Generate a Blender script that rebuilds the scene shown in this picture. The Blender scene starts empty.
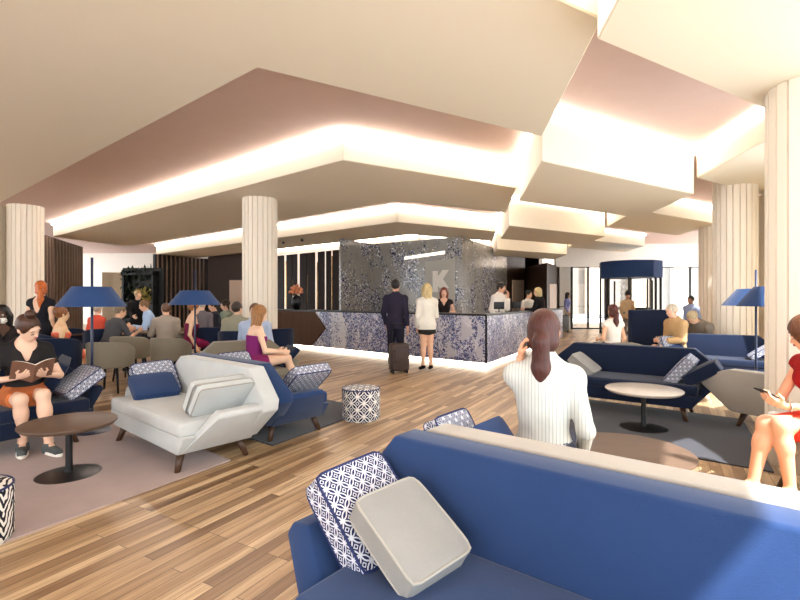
import bpy, bmesh, math, random
import numpy as np
from mathutils import Vector, Matrix
random.seed(7)
PI = math.pi
S = bpy.context.scene
C = S.collection
# ---------------------------------------------------------------- camera, sky, sun, exposure
F = 470.0; EYE = 1.4
cam = bpy.data.cameras.new('camera'); cam.sensor_width = 36.0; cam.lens = 36.0*F/800.0
cam.clip_start = 0.05; cam.clip_end = 300
camo = bpy.data.objects.new('camera', cam); C.objects.link(camo)
camo.location = (0, 0, EYE); camo.rotation_euler = (PI/2, 0, 0)
S.camera = camo
W = bpy.data.worlds.new('sky'); S.world = W; W.use_nodes = True
bg = W.node_tree.nodes['Background']; bg.inputs[0].default_value = (0.93, 0.97, 1.0, 1); bg.inputs[1].default_value = 4.0
sun = bpy.data.lights.new('sun', 'SUN'); sun.energy = 12.5; sun.angle = 0.012; sun.color = (0.97, 0.98, 1.0)
suno = bpy.data.objects.new('sun', sun); C.objects.link(suno)
suno.rotation_euler = Vector((-.566, 1.02, -1.6)).to_track_quat('-Z', 'Y').to_euler()
S.view_settings.view_transform = 'Standard'; S.view_settings.look = 'None'
S.view_settings.gamma = 1.0; S.view_settings.use_curve_mapping = False
S.view_settings.exposure = 0.45
S.cycles.max_bounces = 8; S.cycles.diffuse_bounces = 5; S.cycles.glossy_bounces = 3
S.cycles.transparent_max_bounces = 8; S.cycles.caustics_reflective = False; S.cycles.caustics_refractive = False

def fl(u, v):
    Y = EYE*F/(v-300.0); return ((u-400)/F*Y, Y)
def at(u, v, z):
    Y = (EYE-z)*F/(v-300.0); return ((u-400)/F*Y, Y)
def ux(u, Y): return (u-400)/F*Y

# ---------------------------------------------------------------- materials
def lin(c):
    f = lambda x: x/12.92 if x <= .04045 else ((x+.055)/1.055)**2.4
    return tuple(f(x/255.0) for x in c)+(1.0,)
class NT:
    def __init__(s, name):
        s.m = bpy.data.materials.new(name); s.m.use_nodes = True
        s.t = s.m.node_tree; s.n = s.t.nodes; s.b = s.n['Principled BSDF']; s.o = s.n['Material Output']
    def set(s, i, v):
        if isinstance(v, bpy.types.NodeSocket): s.t.links.new(v, i)
        elif v is not None: i.default_value = v
    def new(s, typ, ins=None, **kw):
        nd = s.n.new(typ)
        for k, v in kw.items(): setattr(nd, k, v)
        for k, v in (ins or {}).items(): s.set(nd.inputs[k], v)
        return nd
    def math(s, op, a, b=None, clamp=False):
        nd = s.n.new('ShaderNodeMath'); nd.operation = op; nd.use_clamp = clamp
        s.set(nd.inputs[0], a)
        if b is not None: s.set(nd.inputs[1], b)
        return nd.outputs[0]
    def mix(s, f, a, b):
        nd = s.n.new('ShaderNodeMix'); nd.data_type = 'RGBA'
        s.set(nd.inputs[0], f); s.set(nd.inputs[6], a); s.set(nd.inputs[7], b); return nd.outputs[2]
    def coord(s, which='Object', scale=(1, 1, 1), rot=(0, 0, 0), loc=(0, 0, 0)):
        tc = s.n.new('ShaderNodeTexCoord'); mp = s.n.new('ShaderNodeMapping')
        s.t.links.new(tc.outputs[which], mp.inputs[0])
        mp.inputs['Scale'].default_value = scale; mp.inputs['Rotation'].default_value = rot; mp.inputs['Location'].default_value = loc
        return mp.outputs[0]
    def noise(s, vec, scale, detail=3, rough=.5):
        nd = s.new('ShaderNodeTexNoise', {'Vector': vec, 'Scale': scale, 'Detail': detail, 'Roughness': rough}); return nd.outputs[0]
    def ramp(s, f, stops, mode='LINEAR'):
        nd = s.n.new('ShaderNodeValToRGB'); s.set(nd.inputs[0], f); cr = nd.color_ramp; cr.interpolation = mode
        while len(cr.elements) < len(stops): cr.elements.new(.5)
        for e, (p, c) in zip(cr.elements, stops): e.position = p; e.color = c
        return nd.outputs[0]
    def bump(s, h, strength=.2, dist=.01):
        nd = s.new('ShaderNodeBump', {'Height': h, 'Strength': strength, 'Distance': dist}); s.set(s.b.inputs['Normal'], nd.outputs[0])
    def fin(s, col=None, rough=None, metal=None, spec=None):
        if col is not None: s.set(s.b.inputs['Base Color'], col)
        if rough is not None: s.set(s.b.inputs['Roughness'], rough)
        if metal is not None: s.set(s.b.inputs['Metallic'], metal)
        if spec is not None: s.set(s.b.inputs['Specular IOR Level'], spec)
        return s.m
def scl(c, k): return tuple(min(1, x*k) for x in c[:3])+(1.0,)
def plain(name, rgb, rough=.6, metal=0, spec=.4, var=.06, scale=12):
    t = NT(name); c = lin(rgb); n = t.noise(t.coord(), scale)
    return t.fin(t.mix(n, scl(c, 1-var), scl(c, 1+var)), rough, metal, spec)
def fabric(name, rgb, var=.10, weave=260, spec=.15, rough=.9, sheen=.15):
    t = NT(name); c = lin(rgb); co = t.coord()
    n = t.noise(co, 5, 4, .6); w = t.noise(co, weave, 2)
    f = t.math('ADD', t.math('MULTIPLY', n, .6), t.math('MULTIPLY', w, .4))
    t.bump(w, .25, .004)
    t.b.inputs['Sheen Weight'].default_value = sheen
    return t.fin(t.mix(f, scl(c, 1-var*1.6), scl(c, 1+var*1.6)), rough, 0, spec)
def emit(name, rgb, st):
    t = NT(name); t.b.inputs['Emission Color'].default_value = lin(rgb); t.b.inputs['Emission Strength'].default_value = st
    return t.fin(lin(rgb), .5)
def wood(name, c1, c2, rough=.4, scale=(2, 30, 30), axis=None):
    t = NT(name); n = t.noise(t.coord(scale=scale), 1.6, 5, .65)
    return t.fin(t.mix(n, lin(c1), lin(c2)), rough, 0, .4)
def lattice(name, navy, white, cell, kind='tile'):
    t = NT(name); co = t.coord('UV', scale=(1/cell, 1/cell, 1))
    sp = t.new('ShaderNodeSeparateXYZ', {0: co})
    def f(x): return t.math('SUBTRACT', t.math('FRACT', x), .5)
    fx, fy = f(sp.outputs[0]), f(sp.outputs[1]); ax, ay = t.math('ABSOLUTE', fx), t.math('ABSOLUTE', fy)
    if kind == 'tile':      # interlocking rings, centre diamonds
        cx = t.math('SUBTRACT', .5, ax); cy = t.math('SUBTRACT', .5, ay)
        def ring(x, y, r, w):
            d = t.math('SQRT', t.math('ADD', t.math('MULTIPLY', x, x), t.math('MULTIPLY', y, y)))
            return t.math('LESS_THAN', t.math('ABSOLUTE', t.math('SUBTRACT', d, r)), w)
        a = ring(fx, fy, .47, .042); b = ring(cx, cy, .47, .042)
        dm = t.math('ADD', ax, ay)
        e = t.math('LESS_THAN', t.math('ABSOLUTE', t.math('SUBTRACT', dm, .13)), .035)
        dm2 = t.math('ADD', cx, cy)
        g = t.math('LESS_THAN', t.math('ABSOLUTE', t.math('SUBTRACT', dm2, .13)), .035)
        k = t.math('MAXIMUM', t.math('MAXIMUM', a, b), t.math('MAXIMUM', e, g))
    else:                   # bold chevron leaves
        sx = t.math('ABSOLUTE', fx)
        q = t.math('FRACT', t.math('MULTIPLY', t.math('ADD', t.math('ADD', sp.outputs[1], t.math('MULTIPLY', t.noise(co, 2.2, 2), .9)), t.math('MULTIPLY', sx, 1.7)), 3.0))
        k = t.math('MULTIPLY', t.math('GREATER_THAN', q, .45), t.math('GREATER_THAN', sx, .05))
    t.bump(t.noise(t.coord(), 250, 2), .2, .003)
    return t.fin(t.mix(k, lin(navy), lin(white)), .85, 0, .2)

NAVY = (31, 56, 104)
M = {}
M['navy'] = fabric('navy_wool', (34, 57, 98))
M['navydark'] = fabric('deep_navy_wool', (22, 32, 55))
M['beige'] = fabric('beige_wool', (168, 162, 153))
M['grey'] = fabric('pale_grey_wool', (190, 193, 192))
M['greycush'] = fabric('light_grey_felt', (142, 140, 136), var=.16)
M['taupe'] = fabric('taupe_cloth', (128, 120, 104))
M['charcoal'] = fabric('charcoal_carpet', (58, 58, 64), weave=180)
M['mauve'] = fabric('mauve_grey_carpet', (168, 148, 142), weave=160)
M['white'] = plain('white_paint', (236, 230, 220), .5)
M['legwood'] = wood('dark_leg_wood', (52, 34, 24), (84, 56, 38))
M['tablewood'] = wood('walnut_table_wood', (76, 58, 46), (104, 82, 66), .5, (3, 24, 24))
M['black'] = plain('black_metal', (22, 22, 24), .35, .3, .5)
M['navymetal'] = plain('navy_lacquer', (24, 36, 66), .4, 0, .5)
M['shade'] = fabric('navy_shade_cloth', (38, 64, 108), weave=300)
M['tile'] = lattice('navy_white_tile_print', (30, 40, 82), (206, 208, 216), .066)
M['tilebig'] = lattice('navy_white_ring_print', (24, 32, 68), (228, 226, 222), .15)
M['leafprint'] = lattice('black_white_leaf_print', (22, 22, 34), (228, 224, 218), .2, 'leaf')
M['piping'] = plain('navy_piping', (28, 40, 88), .7)
M['greypipe'] = plain('grey_piping', (160, 156, 148), .8)
M['panel'] = plain('cream_plaster_panel', (236, 228, 208), .8, spec=.15, var=.015, scale=2)
M['slab'] = plain('blush_plaster', (212, 188, 178), .85, spec=.1, var=.04, scale=4)
M['led'] = emit('led_light', (255, 250, 244), 11.0)
M['ledstrong'] = emit('bright_led_light', (255, 250, 244), 26.0)
M['ledlow'] = emit('plinth_led_light', (255, 240, 216), 8.0)
M['glasspane'] = None
t = NT('clear_glass'); tr = t.new('ShaderNodeBsdfTransparent', {0: (.97, .98, .98, 1)}); gl = t.new('ShaderNodeBsdfGlossy', {'Roughness': .02})
mx = t.new('ShaderNodeMixShader', {0: .07, 1: tr.outputs[0], 2: gl.outputs[0]}); t.t.links.new(mx.outputs[0], t.o.inputs[0]); M['glass'] = t.m

def floor_mat():
    t = NT('oak_plank_floor'); co = t.coord(rot=(0, 0, -math.radians(60.5)))
    br = t.new('ShaderNodeTexBrick', {'Vector': co, 'Color1': (.2, .2, .2, 1), 'Color2': (.8, .8, .8, 1), 'Mortar': (0, 0, 0, 1), 'Scale': 1.0, 'Mortar Size': .0018, 'Mortar Smooth': .2, 'Bias': 0.0, 'Brick Width': .95, 'Row Height': .08})
    br.offset = .37; br.offset_frequency = 3
    st = t.new('ShaderNodeMapping', {0: co}); st.inputs['Scale'].default_value = (1.2, 22, 1)
    off = t.new('ShaderNodeVectorMath', {0: st.outputs[0], 1: br.outputs[0]}); off.operation = 'MULTIPLY_ADD'
    off.inputs[1].default_value = (1, 1, 1)
    sc = t.new('ShaderNodeVectorMath', {0: br.outputs[0]}); sc.operation = 'SCALE'; sc.inputs[3].default_value = 37.0
    t.t.links.new(sc.outputs[0], off.inputs[2]); t.t.links.new(st.outputs[0], off.inputs[0])
    g = t.noise(off.outputs[0], 1.5, 6, .65)
    base = t.ramp(br.outputs[0], [(0, lin((40, 26, 16))), (.2, lin((138, 108, 78))), (.5, lin((188, 158, 120))), (.8, lin((216, 190, 152)))])
    dark = t.ramp(g, [(.3, lin((140, 112, 84))), (.6, (1, 1, 1, 1))])
    mul = t.n.new('ShaderNodeMix'); mul.data_type = 'RGBA'; mul.blend_type = 'MULTIPLY'; mul.inputs[0].default_value = .8
    t.t.links.new(base, mul.inputs[6]); t.t.links.new(dark, mul.inputs[7])
    t.bump(br.outputs[1], -.15, .002)
    return t.fin(mul.outputs[2], t.math('ADD', .3, t.math('MULTIPLY', g, .15)), 0, .45)
M['floor'] = floor_mat()
def floral(name, base1, base2, ink, pale, dens, sc, rough, size=(26, 48), soft=1.0):
    t = NT(name); co = t.coord(scale=(sc, sc, sc*.55)); co2 = t.coord(scale=(sc, sc, sc))
    wob = t.new('ShaderNodeTexNoise', {'Vector': co2, 'Scale': 9.0, 'Detail': 3}); va = t.new('ShaderNodeVectorMath', {0: wob.outputs[1]}); va.operation = 'SCALE'; va.inputs[3].default_value = .12
    vb = t.new('ShaderNodeVectorMath', {0: co2, 1: va.outputs[0]})
    big = t.noise(co, 1.9, 4, .65)
    v = t.new('ShaderNodeTexVoronoi', {'Vector': vb.outputs[0], 'Scale': size[0]}); v2 = t.new('ShaderNodeTexVoronoi', {'Vector': vb.outputs[0], 'Scale': size[1]})
    def rch(x, k): return t.new('ShaderNodeSeparateColor', {0: x.outputs[1]}).outputs[k]
    m = t.math('MULTIPLY', t.math('SUBTRACT', t.math('ADD', big, t.math('MULTIPLY', t.noise(co2, 12, 3), .3)), dens+.15), 5.0, True)
    base = t.mix(t.noise(co, 2.4, 5, .7), lin(base1), lin(base2))
    def petals(x, base, k):
        on = t.math('LESS_THAN', rch(x, 0), t.math('MULTIPLY', m, k))
        c = t.ramp(rch(x, 1), [(0, lin(ink)), (.5, lin(tuple(int(a*.6+b*.4) for a, b in zip(ink, pale)))), (.72, lin(pale)), (.9, lin(tuple(min(255, int(q*1.25)) for q in pale)))], 'CONSTANT')
        return t.mix(t.math('MULTIPLY', on, t.math('LESS_THAN', x.outputs[0], .62)), base, c)
    return t.fin(petals(v2, petals(v, base, .8), .75), rough, 0, .5)
M['counter'] = floral('navy_floral_marble', (232, 228, 228), (186, 186, 202), (48, 56, 110), (150, 152, 186), .35, 1.0, .3)
M['backwall'] = floral('smoked_glass_floral', (178, 174, 166), (118, 118, 118), (44, 48, 80), (222, 222, 236), .46, .8, .2, (22, 40))
M['darkwood'] = wood('dark_walnut_wall', (44, 28, 20), (70, 46, 32), .45, (8, 8, 1))
M['arrowwood'] = wood('dark_walnut_cladding', (58, 38, 24), (104, 68, 40), .55, (14, 14, 1)); M['arrowwood'].node_tree.nodes['Principled BSDF'].inputs['Specular IOR Level'].default_value = .15
M['slatgold'] = plain('bronze_slat', (138, 114, 98), .5)
M['slatdark'] = plain('black_slat_backing', (24, 20, 20), .7)
M['bronzemirror'] = plain('bronze_mirror', (36, 20, 13), .45, 0, .15)
M['doorpale'] = plain('pale_door_paint', (226, 204, 186), .6)
M['marble'] = plain('white_marble', (206, 198, 188), .25, var=.12, scale=20)
M['column'] = plain('cream_fluted_plaster', (240, 230, 214), .7, spec=.2, var=.02, scale=3)
t = NT('sheer_cream_curtain'); c_ = lin((232, 222, 206)); tl = t.new('ShaderNodeBsdfTranslucent', {0: c_}); df = t.new('ShaderNodeBsdfDiffuse', {0: c_})
ms = t.new('ShaderNodeMixShader', {0: .45, 1: df.outputs[0], 2: tl.outputs[0]}); t.t.links.new(ms.outputs[0], t.o.inputs[0]); M['curtain'] = t.m
M['frame'] = plain('black_window_frame', (30, 28, 28), .4)
M['facade'] = plain('pale_stone_facade', (122, 114, 106), .9)
M['pave'] = plain('pale_paving', (200, 200, 202), .9)

# ---------------------------------------------------------------- mesh helpers
def obj(name, bm, mat, parent=None, smooth=False, loc=None, rot=None):
    me = bpy.data.meshes.new(name)
    if isinstance(bm, tuple):
        me.from_pydata(bm[0], [], bm[1]); smooth = True
    else:
        bmesh.ops.recalc_face_normals(bm, faces=bm.faces[:]); bm.to_mesh(me); bm.free()
    if smooth:
        me.polygons.foreach_set('use_smooth', [True]*len(me.polygons))
    if mat: me.materials.append(M[mat] if isinstance(mat, str) else mat)
    o = bpy.data.objects.new(name, me); C.objects.link(o)
    if smooth == 'auto':
        me.set_sharp_from_angle(angle=math.radians(40))
    if parent: o.parent = parent
    if loc is not None: o.location = loc
    if rot is not None: o.rotation_euler = rot
    return o
def tag(o, label, cat, group=None):
    o['label'] = label; o['category'] = cat
    if group: o['group'] = group
    return o
def thing(name, label, cat, loc=(0, 0, 0), rz=0, group=None):
    o = bpy.data.objects.new(name, None); C.objects.link(o); o.empty_display_size = .1
    o.location = loc if len(loc) == 3 else (loc[0], loc[1], 0); o.rotation_euler = (0, 0, rz)
    return tag(o, label, cat, group)
def struct(name, bm, mat, parent=None, smooth=False):
    o = obj(name, bm, mat, parent, smooth)
    if not parent: o['kind'] = 'structure'
    return o
def B(): return bmesh.new()
def box(bm, c, s, rot=None, bev=0, seg=2):
    g = bmesh.ops.create_cube(bm, size=1.0); vs = g['verts']
    m = Matrix.Translation(c) @ (rot.to_4x4() if rot is not None else Matrix.Identity(4)) @ Matrix.Diagonal((*s, 1))
    bmesh.ops.transform(bm, matrix=m, verts=vs)
    if bev:
        es = list({e for v in vs for e in v.link_edges})
        bmesh.ops.bevel(bm, geom=es, offset=bev, segments=seg, profile=.5, affect='EDGES')
    return bm
def prism(bm, pts, a, b, axis='z', bev=0, seg=2, shear=None):
    def P(p, h): return {'z': (p[0], p[1], h), 'y': (p[0], h, p[1]), 'x': (h, p[0], p[1])}[axis]
    v0 = [bm.verts.new(P(p, a)) for p in pts]; v1 = [bm.verts.new(P(p, b)) for p in pts]
    n = len(pts); fs = [bm.faces.new(v0), bm.faces.new(v1)]
    for i in range(n): fs.append(bm.faces.new((v0[i], v0[(i+1) % n], v1[(i+1) % n], v1[i])))
    if shear:
        for v in v0+v1: v.co = Vector(shear(v.co))
    if bev:
        bmesh.ops.recalc_face_normals(bm, faces=fs)
        es = list({e for v in v0+v1 for e in v.link_edges})
        bmesh.ops.bevel(bm, geom=es, offset=bev, segments=seg, profile=.5, affect='EDGES')
    return bm
def cyl(bm, p, q, r1, r2=None, seg=20):
    p, q = Vector(p), Vector(q); r2 = r1 if r2 is None else r2
    d = q-p; L = d.length; R = d.to_track_quat('Z', 'Y').to_matrix().to_4x4()
    bmesh.ops.create_cone(bm, cap_ends=True, segments=seg, radius1=r1, radius2=r2, depth=L, matrix=Matrix.Translation((p+q)/2) @ R)
    return bm
def lathe(bm, prof, seg=40, c=(0, 0), close=False):
    rings = []
    for r, z in prof:
        if r < 1e-5: rings.append([bm.verts.new((c[0], c[1], z))])
        else: rings.append([bm.verts.new((c[0]+r*math.cos(2*PI*i/seg), c[1]+r*math.sin(2*PI*i/seg), z)) for i in range(seg)])
    for A, Bv in zip(rings, rings[1:]):
        for i in range(seg):
            j = (i+1) % seg
            if len(A) == 1 and len(Bv) == 1: continue
            if len(A) == 1: bm.faces.new((A[0], Bv[i], Bv[j]))
            elif len(Bv) == 1: bm.faces.new((A[i], A[j], Bv[0]))
            else: bm.faces.new((A[i], A[j], Bv[j], Bv[i]))
    return bm
def tube(bm, pts, r, seg=8, closed=False):
    pts = [Vector(p) for p in pts]; n = len(pts); rings = []
    for i, p in enumerate(pts):
        d = (pts[(i+1) % n]-pts[i-1]) if (closed or 0 < i < n-1) else (pts[1]-pts[0] if i == 0 else pts[-1]-pts[-2])
        q = d.to_track_quat('Z', 'Y')
        rings.append([bm.verts.new(p+q @ Vector((r*math.cos(2*PI*k/seg), r*math.sin(2*PI*k/seg), 0))) for k in range(seg)])
    m = n if closed else n-1
    for i in range(m):
        A, Bv = rings[i], rings[(i+1) % n]
        best = min(range(seg), key=lambda o: (A[0].co-Bv[o].co).length) if closed and i == n-1 else 0
        for k in range(seg):
            bm.faces.new((A[k], A[(k+1) % seg], Bv[(k+1+best) % seg], Bv[(k+best) % seg]))
    if not closed: bm.faces.new(rings[0]); bm.faces.new(rings[-1])
    return bm
def uvs(o, fn):
    me = o.data; l = me.uv_layers.new(name='uv')
    for p in me.polygons:
        for li in p.loop_indices:
            l.data[li].uv = fn(me.vertices[me.loops[li].vertex_index].co, p)
def dup(root, loc=None, rz=None, label=None, group=None):
    r = root.copy(); C.objects.link(r)
    if loc is not None: r.location = loc if len(loc) == 3 else (*loc, 0)
    if rz is not None: r.rotation_euler = (0, 0, rz)
    if label: r['label'] = label
    if group: r['group'] = group
    for ch in list(root.children):
        c = ch.copy(); C.objects.link(c); c.parent = r
        for g in list(ch.children):
            d = g.copy(); C.objects.link(d); d.parent = c
    return r
# ---------------------------------------------------------------- the setting
DV = Vector((.5, .866)); NV = Vector((.866, -.5)); AV = Vector((-.78, .626)); BV = Vector((.853, .523)); CV = Vector((.15, .989))
def V2(p): return Vector((p[0], p[1]))
FAC0 = V2((3.62, 4.17)) + NV*1.25                     # a point on the glazed facade, which runs along DV
f_near = FAC0 - DV*11; f_far = FAC0 + DV*23.5
bm = B(); prism(bm, [(-19, -6), tuple(f_near), tuple(f_far), (14, 29), (-19, 29)], -.2, 0); struct('floor', bm, 'floor')
bm = B(); prism(bm, [(-60, -40), (80, -40), (80, 90), (-60, 90)], -.5, -.21); struct('ground', bm, 'pave')
ZS, ZR, ZC = 4.1, 3.31, 3.61
bm = B(); prism(bm, [(-19, -6), tuple(f_near), tuple(f_far), (14, 29), (-19, 29)], ZS, ZS+.25); struct('ceiling', bm, 'slab')
LEDS = []
def cpanel(name, pts, z, edges, mat='panel'):
    bm = B(); prism(bm, [tuple(p) for p in pts], z, ZS-.005, bev=.012, seg=1); struct(name, bm, mat)
    n = len(pts); cen = sum((V2(p) for p in pts), Vector((0, 0)))/n
    for i in edges:
        a, b = V2(pts[i]), V2(pts[(i+1) % n]); d = (b-a).normalized(); nn = Vector((d.y, -d.x))
        q = [a+nn*.002, b+nn*.002, b+nn*.05, a+nn*.05]
        LEDS.append((q, 'ledstrong' if z > 3.5 and cen.x < 1.2 and cen.y > 4.5 else 'led'))
Bl = 3.75
n1 = V2((-1.68, 1.81)); p1 = V2(at(258, 68, ZC)); p2 = V2(at(542, 137, ZC)); p3 = V2(at(602.5, 19, ZC))
def ccw(pts):
    a = sum(pts[i].x*pts[(i+1) % len(pts)].y-pts[(i+1) % len(pts)].x*pts[i].y for i in range(len(pts)))
    return a > 0
cpanel('ceiling_panel', [n1, p3, p2, p1, p1+AV*15, n1+AV*15], ZC, [0])
n2 = V2(at(343, 160, ZC)); r2 = V2(at(516.5, 188, ZC)); q2 = V2(at(506, 213, ZC)); f2 = V2(at(398, 201, ZC))
cpanel('ceiling_panel', [n2, r2, q2, f2, f2+AV*14.4, n2+AV*14.4], ZC, [0, 1, 5])
n3 = V2(at(397, 222, ZC)); r3 = V2(at(496, 231.5, ZC)); q3 = r3+CV*2.6; f3 = n3+CV*2.6
cpanel('ceiling_panel', [n3, r3, q3, f3, f3+AV*15, n3+AV*15], ZC, [0, 1, 5])
n4 = n3+CV*5.8; cpanel('ceiling_panel', [n4, n4+BV*3.7, n4+BV*3.7+CV*2.6, n4+CV*2.6, n4+CV*2.6+AV*16, n4+AV*16], ZC, [0, 1, 5])
n0 = n1-CV*5.6; cpanel('ceiling_panel', [n0, n0+BV*3.7, n0+BV*3.7+CV*2.6, n0+CV*2.6, n0+CV*2.6+AV*16, n0+AV*16], ZC, [0, 1, 5])
R1 = [V2(at(542, 161, ZR)), V2(at(694, 194, ZR)), V2(at(640, 218, ZR)), V2(at(519, 201, ZR))]
STEP = Vector((.85, 5.62))
for k in range(-1, 3):
    cpanel('ceiling_panel', [p+STEP*k for p in R1], ZR, [0, 3])
FL = V2(at(696.5, 178, ZC)); NL = FL-CV*2.6
for k in range(-1, 3):
    cpanel('ceiling_panel', [p+STEP*k for p in (NL, NL+BV*3.9, FL+BV*3.9, FL)], ZC, [0, 3])
for i, (q, z) in enumerate(LEDS):
    bm = B(); prism(bm, [tuple(p) for p in q], ZS-.075, ZS-.03)
    o = struct('trim_%d' % (i+1), bm, z)

def column(x, y, r, h, nm='column'):
    bm = B(); n = 22; pts = []
    for i in range(n):
        a0 = 2*PI*i/n
        for da, rr in ((.0, r-.03), (.028, r-.03), (.040, r), (2*PI/n-.012, r)):
            pts.append((x+rr*math.cos(a0+da), y+rr*math.sin(a0+da)))
    prism(bm, pts, 0, h); struct(nm, bm, 'column')
column(3.73, 4.2, .375, ZR+.02); column(ux(735, 9.28), 9.28, .375, ZC+.3)
column(ux(713, 14.2), 14.2, .375, ZC+.02); column(ux(260, 10.35), 10.35, .375, ZC+.02); column(ux(25.5, 11.2), 11.2, .36, ZC+.02)

def curtain(name, a, b, z1, amp=.05, waves=12, z0=.02):
    bm = B(); a, b = V2(a), V2(b); d = (b-a); n = Vector((-d.y, d.x)).normalized(); N = waves*8; pts = []
    for i in range(N+1):
        t = i/N; pts.append(a+d*t+n*(amp*math.sin(2*PI*waves*t)*(1+.3*math.sin(9*t))))
    back = [p+n*.012 for p in reversed(pts)]
    prism(bm, [tuple(p) for p in pts+back], z0, z1); return obj(name, bm, 'curtain', None, False)
o = curtain('curtain', fl_ if False else (ux(757, 10.2), 10.2), (ux(775, 9.2), 9.2), ZC, .05, 7); tag(o, 'cream curtain gathered beside the fluted column near the right windows', 'curtain')
o = curtain('curtain', (ux(-10, 10.6), 10.6), (ux(9, 11.2), 11.2), ZC, .05, 7); tag(o, 'cream curtain beside the far left fluted column', 'curtain')
o = curtain('curtain', (ux(96, 25), 25.5), (ux(124, 25), 25.5), 2.9, .08, 16); tag(o, 'beige curtain on the far wall behind the dining area', 'curtain')

p_ = FAC0+DV*3.9-NV*.16  # curtains added to shade the windows and keep sun off the mid column
for k in range(3):
    q_ = p_+DV*(4.2*k); o = curtain('curtain', tuple(q_), tuple(q_+DV*4.0), ZC-.02, .06, 20); tag(o, 'added sheer cream curtain shading the right windows, %s' % ('the one nearest the navy armchair', 'the middle one of three', 'the one nearest the entrance')[k], 'curtain', 'added shading curtains along the right windows')
def slats(name, a, b, z1, pitch=.17, w=.06, dpt=.06):
    a, b = V2(a), V2(b); d = (b-a).normalized(); L = (b-a).length; n = Vector((d.y, -d.x))
    if n.dot(a) > 0: n = -n
    bm = B(); q = [a, b, b-n*.15, a-n*.15]; prism(bm, [tuple(p) for p in q], 0, z1)
    w_o = struct(name, bm, 'slatdark')
    bm = B(); k = int(L/pitch)
    for i in range(k):
        c = a+d*(pitch*(i+.5)); q = [c-d*w/2, c+d*w/2, c+d*w/2+n*dpt, c-d*w/2+n*dpt]; prism(bm, [tuple(p) for p in q], .02, z1-.01)
    struct('slat_cladding', bm, 'slatgold', w_o)
slats('wall_left', (ux(36, 15.2), 15.2), at(83, 247, 3.61), 3.6, .30, .06)
s2a = V2(at(155, 254, 3.6)); s2b = V2(at(208, 259, 3.6))
slats('wall_back_left', s2a, s2b, 3.6, .24, .05)
bm = B(); prism(bm, [tuple(s2b), (ux(290, 26), 25.9), (ux(290, 26), 26.2), (s2b.x-.1, 26.2)], 0, ZS); struct('wall_recess', bm, 'darkwood')
bm = B(); box(bm, (ux(240, 24.9), 24.9, 1.25), (1.1, .08, 2.4)); d0 = struct('door_1', bm, 'doorpale')
bm = B(); box(bm, (-7, 27.2, 2.05), (24, .2, 4.1)); struct('wall_back', bm, 'white')
bm = B(); box(bm, (-18.9, 11.5, 2.05), (.02, 35, 4.1)); w4_ = struct('window_4', bm, 'glass')
bm = B()
for k in range(15): box(bm, (-18.9, -5.9+k*2.5, 2.05), (.1, .08, 4.1))
struct('window_frame', bm, 'frame', w4_)

# ---------------------------------------------------------------- reception: counter, floral wall
K0 = V2(fl(487, 368.5)); K1 = V2(fl(316, 350)); kd = (K1-K0).normalized(); sd = DV
def quad(a, b, n, t): return [tuple(a), tuple(b), tuple(b+n*t), tuple(a+n*t)]
kin = Vector((kd.y, -kd.x)); kin = kin if kin.y > 0 else -kin         # into the counter
sin_ = Vector((-sd.y, sd.x))
K2 = K0+sd*7.7; KL = K0+kd*((K1-K0).length)
cnt = thing('reception_counter', 'angular reception counter clad in navy floral marble with lit plinth', 'counter', (K0.x, K0.y, 0))
def rel(pts): return [(p[0]-K0.x, p[1]-K0.y) for p in pts]
inner = K0+kin*.7+sin_*.15
tip = K1+kd*(-.45)
bm = B(); prism(bm, rel([K0, K1+kd*.15, K1+kd*.15+kin*.7, inner]), .1, 1.07); obj('front_panel', bm, 'counter', cnt)
bm = B(); prism(bm, rel([K0, inner, K2+sin_*.7, K2]), .1, 1.07); obj('side_panel', bm, 'counter', cnt)
bm = B(); prism(bm, rel([K0-kin*.015+sd*-.0, K1+kd*3.6-kin*.015, K1+kd*3.6+kin*.75, inner, K2+sin_*.75, K2-sin_*.015]), 1.07, 1.11); obj('countertop', bm, 'black', cnt)
bm = B(); prism(bm, rel([K0+kin*.12+sin_*.05, K1+kd*3.5+kin*.12, K1+kd*3.5+kin*.16, K0+kin*.16+sin_*.05]), 0, .1)
prism(bm, rel([K0+sin_*.12+sd*.05, K2+sin_*.12, K2+sin_*.16, K0+sin_*.16+sd*.05]), 0, .1); obj('plinth_light', bm, 'ledlow', cnt)
bm = B(); cc = K0-kin*.004
prism(bm, rel([K0-kin*.01-sin_*.01, K0-kin*.01+kd*.04, K0+kin*.03+kd*.04, K0+kin*.03+sin_*.02]), .1, 1.07); obj('corner_strip', bm, 'black', cnt)
def onface(p0, d, n, pts, th):            # polygon given as (along, z) lying on a vertical face
    bm = B(); a = [bm.verts.new((p0.x+d.x*s-n.x*.002, p0.y+d.y*s-n.y*.002, z)) for s, z in pts]
    b = [bm.verts.new((p0.x+d.x*s-n.x*th, p0.y+d.y*s-n.y*th, z)) for s, z in pts]
    bm.faces.new(a); bm.faces.new(b); m = len(pts)
    for i in range(m): bm.faces.new((a[i], a[(i+1) % m], b[(i+1) % m], b[i]))
    return bm
o0 = Vector((0, 0))
pl = plain('pale_inlay', (196, 194, 202), .35)
for pts in ([(.22, .98), (.22, .58), (.02+.03, .76)], [(.3, .72), (.62, .98), (.62, .5)], [(.1, .5), (.3, .34), (.1, .14)], [(.7, .2), (.98, .5), (.98, .14)]):
    obj('triangle_inlay', onface(o0, kd, kin, pts, .008), pl, cnt)
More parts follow.
